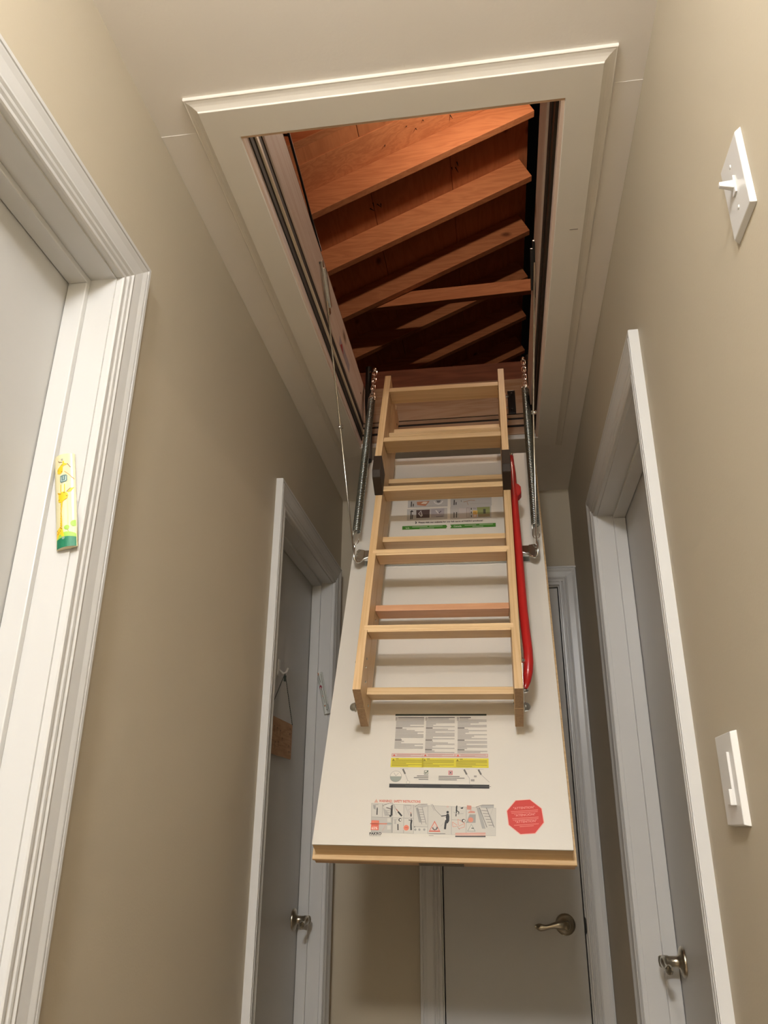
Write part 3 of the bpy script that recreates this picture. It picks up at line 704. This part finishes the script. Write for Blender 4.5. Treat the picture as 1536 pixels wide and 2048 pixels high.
ln([(1090, 255), (1190, 600)], 10, (.22, .21, .2)); ln([(1190, 240), (1280, 600)], 10, (.22, .21, .2))
for i in range(6): ln([(1110 + 16 * i, 300 + 50 * i), (1200 + 14 * i, 300 + 50 * i)], 9, (.24, .22, .21))
p2([(145, 515), (305, 520), (297, 712), (132, 708)], (.66, .13, .08)); p2([(160, 532), (290, 535), (288, 572), (156, 570)], og, 3); p.text('65%', 744.5, 1658.0, 5.2, 12.5, (.85, .62, .52), 4, .03)
p2([(120, 570), (470, 575), (470, 597), (120, 592)], (.62, .20, .13), 2); p2([(470, 570), (570, 570), (570, 597), (470, 597)], (.30, .33, .31), 2); ln([(440, 610), (380, 725)], 6, (.6, .3, .22))
p2([(475, 470), (545, 472), (545, 550), (475, 550)], (.58, .56, .5)); p2([(475, 620), (545, 620), (545, 700), (475, 700)], (.58, .56, .5))
ln([(600, 505), (690, 495)], 14, g1); ln([(640, 500), (640, 590)], 40, g1); dc(740, 508, 34, BK); dc(748, 510, 22, (.62, .6, .55), 3); ln([(695, 590), (700, 715)], 22, BK)
ln([(835, 480), (920, 480)], 14, g1); ln([(915, 510), (975, 520), (970, 480)], 14, BK); ln([(978, 510), (965, 600), (970, 715)], 34, BK); dc(870, 668, 68, (.62, .52, .46), 3); dc(870, 668, 56, og, 4); ln([(840, 668), (900, 668)], 10, (.45, .1, .06), 5)
for x in (1055, 1140, 1240): dc(x, 705, 24, (.33, .32, .3))
ln([(1030, 650), (1290, 655)], 10, (.45, .43, .4)); dc(1042, 650, 14, BK)
ln([(1370, 180), (1440, 320)], 14, g1); ln([(1400, 180), (1460, 300), (1536, 380), (1600, 440)], 9, (.22, .21, .2))
p.text('FAKRO', 740.5, 1668.3, 5.0, 24.5, BK, 3, .035); p.line((740.5, 1670.2), (764, 1670.4), .7, (.2, .2, .2))
p3 = lambda pts, c, l=2: p.poly([(860 + a / 10.24, 1590 + b / 10.24) for a, b in pts], c, l)
l3 = lambda pts, wd, c, l=2: p.path([(860 + a / 10.24, 1590 + b / 10.24) for a, b in pts], wd / 10.24, c, l)
d3_ = lambda a, b, r, c, l=2: p.disc(860 + a / 10.24, 1590 + b / 10.24, r / 10.24, c, l)
p3([(0, 750), (118, 525), (240, 755)], (.58, .15, .10)); p3([(28, 722), (118, 560), (210, 725)], (.64, .50, .44), 3)
p3([(66, 668), (120, 640), (190, 662), (170, 705), (120, 722), (85, 705)], (.10, .08, .08), 4); p3([(90, 668), (120, 620), (160, 668), (140, 700), (110, 700)], (.55, .52, .48), 5)
d3_(382, 348, 26, BK); p3([(362, 380), (405, 380), (418, 440), (415, 530), (385, 580), (325, 575), (340, 480)], BK); l3([(365, 415), (300, 425), (250, 432)], 20, BK); l3([(345, 560), (335, 640), (330, 700)], 42, BK)
p3([(312, 465), (350, 468), (352, 510), (325, 515)], (.64, .62, .57), 4); l3([(240, 640), (300, 575)], 7, g1)
d3_(380, 235, 20, (.6, .3, .25)); d3_(380, 238, 12, lk, 3)
d3_(566, 220, 13, BK); l3([(562, 230), (560, 330)], 28, BK); l3([(560, 325), (550, 435)], 20, BK); l3([(570, 320), (610, 345), (602, 395)], 18, BK)
l3([(500, 345), (570, 385), (700, 375)], 16, g1); p3([(610, 300), (668, 225), (730, 300)], (.6, .57, .52)); p3([(640, 255), (700, 240), (690, 275), (650, 278)], BK, 3)
for seg in ([(590, 490), (600, 620)], [(590, 495), (730, 580)], [(480, 550), (580, 620)], [(480, 550), (490, 650)], [(490, 650), (570, 640)], [(600, 640), (730, 580)], [(730, 580), (720, 660)], [(600, 690), (720, 660)]): l3(seg, 11, (.60, .27, .2))
l3([(580, 640), (630, 710)], 9, (.3, .25, .22)); d3_(705, 525, 36, BK); d3_(712, 527, 23, (.62, .6, .55), 3)
p3([(770, 200), (860, 210), (860, 300), (770, 290)], (.55, .24, .18)); p3([(775, 300), (835, 315), (835, 330), (765, 315)], (.62, .56, .5), 3); p3([(830, 310), (935, 330), (930, 365), (790, 365)], (.55, .26, .2))
p3([(825, 390), (950, 392), (948, 570), (760, 570)], (.32, .31, .29)); d3_(850, 508, 52, (.66, .24, .16), 3)
p3([(780, 745), (862, 590), (950, 748)], (.30, .32, .29)); p3([(800, 735), (862, 610), (930, 738)], (.58, .56, .5), 3); l3([(865, 680), (915, 682)], 16, BK, 4)
p3([(965, 260), (1020, 240), (1150, 690), (1080, 690)], (.36, .35, .33)); l3([(950, 240), (1080, 195), (1310, 190)], 12, (.15, .14, .13)); p3([(1050, 200), (1310, 190), (1310, 250), (1200, 270), (1040, 240)], (.40, .39, .37))
l3([(1020, 245), (1175, 665)], 13, (.18, .17, .16), 3); l3([(1160, 250), (1320, 665)], 13, (.18, .17, .16), 3)
for i in range(6): l3([(1060 + 30 * i, 310 + 62 * i), (1180 + 24 * i, 320 + 60 * i)], 11, (.20, .18, .17), 3)
l3([(1290, 270), (1240, 410), (1310, 580)], 7, g1)
p3([(540, 775), (1150, 770), (1150, 830), (540, 825)], (.60, .30, .24)); p3([(545, 800), (1150, 800), (1150, 812), (545, 808)], (.66, .55, .48), 3)
p3([(540, 832), (1150, 836), (1150, 862), (540, 856)], (.05, .04, .04))
for i in range(2): l3([(0, 790 + 36 * i), (340 - 240 * i, 790 + 36 * i)], 12 - 4 * i, (.18, .17, .16))
o = p.mb.build('pictogram_print', None, hp); o['label'] = 'strip of safety pictograms headed warning'
# C: octagonal attention sticker
ro_ = math.radians(5.0)
def fO(a, b): return (.1808 + a * math.cos(ro_) + b * math.sin(ro_), 1.2105 - a * math.sin(ro_) + b * math.cos(ro_))
p = Print(HPr(fO)); oc = lambda r: [(r * math.cos(PI / 8 + PI / 4 * i), r * math.sin(PI / 8 + PI / 4 * i)) for i in range(8)]
p.poly(oc(.0412), (.78, .45, .38), 1); p.poly(oc(.0395), (.55, .035, .025), 2)
lt = (.80, .33, .28)
for t, y, ww in (('"ATTENTION"', -.0170, .045), ('"ATENCIÓN"', -.0015, .044), ('"ATTENTION"', .0130, .045)): p.text(t, -ww / 2, y, .0052, ww, lt, 3, .01)
for y, ww in ((-.0135, .058), (-.0100, .056), (.0020, .056), (.0053, .054), (.0165, .052), (.0200, .030)): p.rect(-ww / 2, y, ww / 2, y + .0015, (.72, .20, .16), 3)
o = p.mb.build('attention_sticker', None, hp); o['label'] = 'red octagonal attention sticker'
# D: product print half hidden behind the rungs
def fD(x, y):   # crop units 7.68 px, origin (800,980)
    X, Y = 800 + x / 7.68, 980 + y / 7.68
    s = (X - 804) / 188.0; yt = 998.0; t = (Y - (1058 - 8 * s)) / (-60 + 8 * s)
    B_ = (-.135 + s * .280, .330 - .003 * s); T_ = (-.140 + .286 * s, .198 + .016 * s)
    return (B_[0] * (1 - t) + T_[0] * t, B_[1] * (1 - t) + T_[1] * t)
p = Print(HPr(fD)); cg = (.44, .43, .42)
for (a, b, c, d_) in ((115, 60, 740, 275), (105, 295, 735, 470), (785, 50, 1420, 262), (780, 262, 1410, 450)):
    b2 = b - 14 if a > 700 and False else b
    p.poly([(a, b + 5), (c, b - 18), (c, d_ - 20), (a, d_ + 5)], cg, 1)
p.poly([(250, 315), (462, 305), (458, 430), (252, 437)], (.06, .035, .035), 2); p.poly([(280, 370), (325, 320), (352, 400), (325, 422)], (.5, .5, .5), 3); p.poly([(292, 365), (322, 335), (335, 385), (315, 395)], (.10, .07, .07), 4)
p.poly([(482, 300), (688, 290), (688, 420), (482, 428)], (.33, .31, .34), 2); p.line((555, 318), (600, 368), 16, (.6, .58, .58), 3); p.line((600, 360), (640, 330), 14, (.1, .08, .1), 3); p.line((560, 415), (670, 408), 10, (.15, .13, .15), 3)
p.line((170, 340), (165, 455), 16, BK, 2); p.line((192, 385), (188, 452), 14, BK, 2); p.poly([(148, 345), (180, 315), (208, 342)], BK, 2)
p.line((172, 180), (168, 262), 16, BK, 2); p.line((203, 215), (200, 258), 14, BK, 2)
p.poly([(255, 185), (460, 170), (395, 250), (262, 235)], (.42, .17, .09), 2); p.poly([(320, 215), (360, 185), (430, 185), (400, 218)], (.66, .58, .5), 3)
p.path([(525, 175), (545, 205), (595, 222), (640, 205), (665, 170)], 13, (.68, .66, .64), 2); p.poly([(560, 165), (640, 160), (615, 195), (580, 198)], (.12, .11, .12), 3); p.line((440, 250), (735, 243), 6, (.36, .34, .33), 2)
p.line((845, 155), (840, 235), 16, BK, 2); p.line((873, 190), (870, 232), 14, BK, 2); p.path([(950, 160), (952, 185)], 7, BK); p.path([(985, 188), (1100, 160), (1165, 165)], 12, (.36, .25, .18)); p.path([(1040, 185), (1060, 235)], 10, (.36, .25, .18)); p.path([(1090, 215), (1400, 205)], 5, (.36, .35, .34))
p.line((840, 350), (838, 432), 14, BK, 2); p.line((878, 345), (875, 430), 14, BK, 2); p.rect(915, 285, 1022, 440, (.50, .46, .45), 2); p.rect(1032, 278, 1075, 430, (.30, .22, .22), 2); p.rect(1037, 283, 1070, 425, (.46, .42, .41), 3)
for i in range(3): p.rect(1098, 280 + 56 * i, 1112, 310 + 56 * i, BK, 2)
p.poly([(1190, 272), (1390, 262), (1390, 415), (1210, 420)], (.22, .26, .09), 2); p.rect(1288, 298, 1325, 368, (.03, .04, .02), 3); p.poly([(1210, 380), (1390, 368), (1390, 412), (1210, 418)], (.25, .19, .09), 3)
p.rect(1128, 322, 1200, 380, (.66, .42, .08), 3); p.disc(1160, 400, 28, (.66, .35, .2), 3); p.disc(1160, 402, 17, (.6, .55, .5), 4); p.text('FZ', 1143, 362, 24, 42, (.25, .08, .03), 4, .02); p.rect(1130, 278, 1180, 304, (.33, .31, .33), 3)
p.path([(238, 492), (258, 506), (240, 522)], 13, BK, 3)
p.text('Please visit our website for our full range of FAKRO products!', 288, 515, 21, 992, (.04, .02, .02), 3, .03, -.032)
gn = (.055, .20, .025)
p.poly([(36, 560), (715, 537), (733, 562), (715, 590), (36, 612)], gn, 2); p.poly([(778, 535), (1473, 508), (1473, 566), (778, 590), (797, 562)], gn, 2)
for (a, b, w_) in ((192, 572, 235), (455, 562, 205), (305, 592, 225), (1000, 545, 175), (1225, 533, 205), (1118, 563, 165)): p.line((a, b), (a + w_, b - w_ * .034), 9, (.42, .50, .34), 3)
p.text('U.S.', 92, 600, 24, 60, (.5, .58, .42), 3, .03, -.03); p.text('Canada', 832, 572, 26, 120, (.5, .58, .42), 3, .03, -.03)
o = p.mb.build('product_print', None, hp); o['label'] = 'printed product cards above two green banners'

# ================================================================== small things on the walls
def plate(name, F, a0, a1, b0, b1, t, mat, bev=.002):
    mb = MB(); i = .004
    mb.hexa([F(a, b, n) for a, b, n in ((a0, b0, 0), (a0 + i, b0 + i, t), (a0, b1, 0), (a0 + i, b1 - i, t), (a1, b0, 0), (a1 - i, b0 + i, t), (a1, b1, 0), (a1 - i, b1 - i, t))])
    return mb.build(name, mat, None, bevel=bev)
sw = empty('light_switch', (XR, .747, .702)); tag(sw, 'white toggle light switch plate, the upper switch on the right wall', 'switch')
mb = MB(); i_ = .004; a0, a1, b0, b1, t = .712, .783, .645, .758, .0065
mb.hexa([FR(a, b, n) for a, b, n in ((a0, b0, 0), (a0 + i_, b0 + i_, t), (a0, b1, 0), (a0 + i_, b1 - i_, t), (a1, b0, 0), (a1 - i_, b0 + i_, t), (a1, b1, 0), (a1 - i_, b1 - i_, t))])
mb.build('plate', M_plate, sw, bevel=.001)
mb = MB(); mb.box((.742, .690, .0064), (.752, .714, .0085), FR); mb.build('toggle_collar', M_plate, sw)
mb = MB(); mb.hexa([FR(a, b, n) for a, b, n in ((.7435, .697, .007), (.7445, .7025, .0235), (.7435, .709, .007), (.7445, .7085, .0235), (.7505, .697, .007), (.7495, .7025, .0235), (.7505, .709, .007), (.7495, .7085, .0235))]); mb.build('toggle', M_plate, sw, bevel=.001)
for b in (.732, .671):
    mb = MB(); mb.sphere(FR(.7475, b, .0066), .0028, 8, k=(.4, 1, 1)); mb.build('screw', M_plate, sw)
dm = empty('dimmer_switch', (XR, 1.16, .064)); tag(dm, 'white slide dimmer switch plate, the lower switch on the right wall', 'switch')
mb = MB(); a0, a1, b0, b1, t = 1.113, 1.196, .004, .1235, .009
mb.hexa([FR(a, b, n) for a, b, n in ((a0, b0, 0), (a0 + .002, b0 + .002, t), (a0, b1, 0), (a0 + .002, b1 - .002, t), (a1, b0, 0), (a1 - .002, b0 + .002, t), (a1, b1, 0), (a1 - .002, b1 - .002, t))])
mb.build('plate', M_plate, dm, bevel=.001)
mb = MB(); mb.box((1.138, .031, .0088), (1.171, .097, .0110), FR); mb.build('paddle', M_plate, dm, bevel=.0008)
mb = MB(); mb.box((1.1335, .030, .0088), (1.1375, .097, .0125), FR); mb.box((1.1335, .030, .0120), (1.139, .050, .0165), FR); o = mb.build('slider', M_plate, dm, bevel=.0006)

# mezuzah cases on the jambs: curved case, frame origin at centre, s across, t down, n proud
def mez(name, C, X, T, Nn, W_, L_, bul, mat, label):
    r = empty(name, C); tag(r, label, 'door ornament', 'mezuzah cases on the door jambs')
    C = Vector(C); X = Vector(X).normalized(); T = Vector(T).normalized(); Nn = Vector(Nn).normalized()
    X = (X - T * X.dot(T)).normalized(); Nn = X.cross(T); Nn = Nn if Nn.dot(Vector((0, -1, 0))) > 0 else -Nn
    def S(s, t, e=0.0): q = max(-1.0, min(1.0, s)); return C + X * (q * W_ / 2) + T * (t * L_ / 2) + Nn * (.003 + bul * math.cos(q * PI / 2) ** .8 + e if abs(q) < 1 else .003 + e)
    mb = MB(); ns, nt_ = 14, 6
    for i in range(ns):
        a, b = -1 + 2 * i / ns, -1 + 2 * (i + 1) / ns
        for j in range(nt_):
            c, d = -1 + 2 * j / nt_, -1 + 2 * (j + 1) / nt_
            mb.face([S(a, c), S(b, c), S(b, d), S(a, d)], None, True)
        for tt in (-1, 1): mb.face([S(a, tt), S(b, tt), S(b, tt) - Nn * (S(b, tt) - C).dot(Nn) + Nn * .0005 * 0, S(a, tt) - Nn * (S(a, tt) - C).dot(Nn)], None) if name != 'x' else None
    for sd in (-1, 1): mb.face([S(sd, -1), S(sd, 1), S(sd, 1) - Nn * .003, S(sd, -1) - Nn * .003])
    mb.build('case', mat, r)
    return r, S
Mz = flat('enamel_cream', (.70, .64, .38), .12, coat=1.0)
ctr = (-.6225, .974 - .0115, .4435); 
mz, S = mez('mezuzah_case', (-.6215, .9725, .4435), (1, 0, .12), (.030, 0, -.150), (0, -1, 0), .0315, .153, .0062, Mz, 'cream mezuzah case painted with yellow giraffes on the near left door jamb')
def PS(a, b, l):    # crop units 8.19 px; across 215..560 at mid, down 205..1800
    cx = 372 + (b - 1000) * .033; s = (a - cx) / 165.0 + .06; t = (b - 1000 + (0)) / 795.0
    return S(max(-.98, min(.98, s)), max(-1, min(1, t)), .0002 + .00015 * l)
p = CurvedPrint(PS); ye = (.86, .50, .015); bn = (.16, .05, .01); gl = (.30, .52, .06); gd = (.0, .16, .075)
def strip(f0, f1, a0, a1, c, l, n=10):
    for i in range(n):
        x, y = a0 + (a1 - a0) * i / n, a0 + (a1 - a0) * (i + 1) / n; p.poly([(x, f0(x)), (y, f0(y)), (y, f1(y)), (x, f1(x))], c, l)
strip(lambda x: 1600 - 50 * math.sin((x - 250) / 320 * PI) + (0), lambda x: 1670, 245, 560, gl, 1)
strip(lambda x: 1650 - 22 * math.sin((x - 250) / 320 * PI), lambda x: 1796, 245, 562, gd, 2)
p.disc(418, 1480, 40, gl, 1, ry=38); p.disc(520, 1420, 52, gl, 1); p.line((425, 1510), (450, 1560), 8, gl, 1)
p.disc(355, 945, 82, ye, 2, ry=75); p.disc(325, 1000, 55, ye, 2, ry=48); p.poly([(255, 860), (300, 875), (320, 905), (268, 905)], ye, 2); p.poly([(415, 870), (455, 825), (515, 805), (480, 870), (430, 890)], ye, 2)
p.line((318, 740), (318, 870), 14, ye); p.line((378, 740), (382, 870), 14, ye); p.path([(262, 870), (290, 895), (325, 903)], 9, bn, 3); p.path([(412, 880), (465, 818)], 9, bn, 3)
for a, b in ((415, 950), (290, 997), (375, 888)): p.disc(a, b, 9, bn, 3, 8)
p.poly([(325, 1045), (352, 1045), (335, 1200), (350, 1450), (312, 1450), (320, 1200)], ye, 2)
for i in range(14): p.disc(322 + 6 * math.sin(i * 2.1) + i * .6, 1080 + i * 29, 6, bn, 3, 6)
p.poly([(250, 1500), (310, 1450), (350, 1470), (370, 1560), (385, 1620), (350, 1620), (330, 1570), (270, 1580), (255, 1640), (245, 1600)], ye, 2)
for a, b in ((262, 1500), (290, 1540), (315, 1520), (340, 1490), (270, 1560), (320, 1470)): p.disc(a, b, 9, bn, 3, 6)
p.disc(295, 500, 48, ye, 2, ry=52); p.poly([(255, 455), (335, 385), (352, 385), (345, 530), (255, 530)], ye, 2); p.line((355, 335), (355, 420), 24, ye); p.poly([(365, 370), (420, 390), (400, 410), (365, 415)], ye, 2)
p.path([(268, 315), (285, 340), (335, 352)], 9, bn, 3); p.path([(415, 385), (440, 425), (462, 458)], 9, bn, 3); p.path([(375, 520), (430, 570), (490, 640), (530, 685)], 9, (.45, .20, .04), 3)
for a, b in ((330, 517), (262, 482), (335, 400)): p.disc(a, b, 8, bn, 3, 6)
p.poly([(305, 590), (345, 578), (400, 580), (418, 600), (418, 680), (400, 700), (325, 712), (305, 690)], (.11, .20, .20), 2)
p.path([(325, 610), (328, 685), (395, 680), (398, 605)], 11, (.45, .55, .50), 3); p.path([(362, 600), (362, 660)], 10, (.45, .55, .50), 3)
p.disc(335, 302, 17, (.35, .35, .28), 3); p.disc(370, 1645, 24, (.20, .33, .25), 4)
o = p.mb.build('giraffe_painting', None, mz); o['label'] = 'painted giraffes on a green hill'
mz2, S2 = mez('mezuzah_case', (-.6225, 2.7335, .4415), (1, 0, .15), (.035, 0, -.152), (0, -1, 0), .022, .150, .009, flat('clear_acrylic', (.66, .68, .64), .08, coat=1.0, spec=.8), 'clear shiny mezuzah case with crimson specks on the far left door jamb')
p = Print(lambda a, b, l: S2(a, b, .0002 + .0002 * l))
p.disc(-.55, -.92, .42, (.60, .14, .02), 2, 6, ry=.08); p.disc(-.35, -.28, .5, (.40, .012, .06), 2, 7, ry=.10); p.rect(-.6, -.62, .2, -.45, (.10, .17, .13), 1); p.rect(.2, .55, .85, .8, (.10, .15, .19), 1)
p.line((-.3, -.9), (-.1, -.5), .14, (.10, .10, .07), 2); p.line((-.2, -.4), (.1, .5), .12, (.09, .10, .07), 2); p.line((.45, -.9), (.5, .9), .10, (.12, .13, .08), 2); p.disc(-.2, .15, .25, (.6, .42, .35), 2, 6, ry=.05); p.disc(-.1, .62, .3, (.34, .14, .06), 2, 6, ry=.04); p.disc(.3, .82, .12, BK, 2, 6, ry=.03)
p.mb.build('case_pattern', None, mz2)

# hook and plaque on the far left door
SX = XL - 0.076
hk = empty('wall_hook', (SX, 2.37, .45)); tag(hk, 'small white adhesive hook on the far left door holding the plaque', 'hook')
mb = MB(); mb.box((SX, 2.325, .432), (SX + .004, 2.347, .484)); mb.build('hook_plate', M_plate, hk, bevel=.0015)
mb = MB(); mb.tube([(SX + .004, 2.336, .452), (SX + .018, 2.338, .440), (SX + .026, 2.342, .445), (SX + .030, 2.344, .458)], [.0035, .0035, .0035, .0035], 8); mb.build('hook_arm', M_plate, hk)
pq = empty('door_plaque', (SX, 2.37, .25)); tag(pq, 'small wooden name plaque hanging from a dark cord on the far left door', 'sign')
px = SX + .012
mb = MB(); mb.box((px, 2.185, .196), (px + .006, 2.478, .302)); pb = mb.build('plaque_board', wood('plaque_wood', (.48, .29, .16), (.36, .20, .10), 1, rough=.6, rings=30), pq, bevel=.001)
mb = MB()
for ya in (2.475, 2.205):
    hx = Vector((SX + .022, 2.342, .442)); e_ = Vector((px + .006, ya, .300)); n = 26
    for i in range(n):
        a = hx + (e_ - hx) * (i / n); b = hx + (e_ - hx) * ((i + .62) / n); mb.tube([a, b], .0013, 5)
    mb.tube([hx, e_], .0007, 4)
mb.box((SX + .018, 2.343, .418), (SX + .024, 2.352, .436)); mb.build('cord', flat('dark_cord', (.03, .045, .035), .6), pq)
p = Print(lambda a, b, l: Vector((px + .0061 + .0002 * l, a, b)))
random.seed(5)
for (a, b, h_) in ((2.245, .28, .018), (2.27, .276, .02), (2.30, .274, .02), (2.335, .270, .018), (2.445, .288, .006), (2.445, .272, .006), (2.25, .235, .02), (2.285, .232, .02), (2.32, .236, .016), (2.36, .25, .01), (2.44, .235, .008), (2.445, .218, .008)):
    p.line((a, b), (a + .004, b - h_), .0035, (.14, .055, .02), 1); p.line((a, b), (a + .010, b - .002), .003, (.14, .055, .02), 1)
p.line((2.462, .290), (2.464, .215), .003, (.10, .03, .01), 1)
tag(p.mb.build('plaque_lettering', None, pb), kind='stuff')

# ================================================================== lamps
Lp = HALL_LAMP; c = Vector(Lp['pos'])
lampm = flat('hall_bulb_glow', (1, 1, 1), .5, emit=Lp['color'], es=Lp['strength'])
r = empty('ceiling_light', (c.x, c.y, ZC_)); tag(r, 'round ceiling light with a bare warm bulb above the near end of the hall', 'lamp')
mb = MB(); mb.lathe([(0, .055), (.012, .055), (.02, .045), (.035, .022), (.062, .020)], (c.x, c.y, ZC_ - .0005), (0, 0, -1), 24); mb.build('lamp_holder', M_plate, r)
mb = MB(); mb.sphere(c, Lp['r'], 20); mb.build('bulb', lampm, r)
Lp = REAR_LAMP; c = Vector(Lp['pos'])
lampm = flat('rear_glass_glow', (1, 1, 1), .5, emit=Lp['color'], es=Lp['strength'] / 10.0)
r = empty('flush_ceiling_light', (c.x, c.y, ZC_)); tag(r, 'wide flush dome light with glowing glass at the rear end of the hall ceiling', 'lamp')
mb = MB(); mb.lathe([(0, .17), (.02, .17), (.025, .155)], (c.x, c.y, ZC_ - .0005), (0, 0, -1), 28); mb.build('lamp_base', M_plate, r)
mb = MB(); mb.lathe([(.022, .15), (.045, .145), (.07, .12), (.085, .08), (.092, .03), (.093, .002)], (c.x, c.y, ZC_), (0, 0, -1), 28); mb.build('glass_dome', lampm, r)
Lp = ATTIC_LAMP; c = Vector(Lp['pos'])
lampm = flat('attic_bulb_glow', (1, 1, 1), .5, emit=Lp['color'], es=Lp['strength'])
zr = RZ - (RX - c.x) / cs * sn
r = empty('attic_light', (c.x, c.y, c.z)); tag(r, 'bare warm bulb hanging from the rafters just inside the attic', 'lamp')
mb = MB(); mb.sphere(c, Lp['r'], 16); mb.build('bulb', lampm, r)
mb = MB(); mb.lathe([(0, .014), (.05, .014), (.055, .006)], c + Vector((0, 0, Lp['r'] - .004)), (0, 0, 1), 12); mb.tube([c + Vector((0, 0, .07)), (c.x, c.y, c.z + .40)], .004, 6); mb.build('lamp_holder', M_black, r)
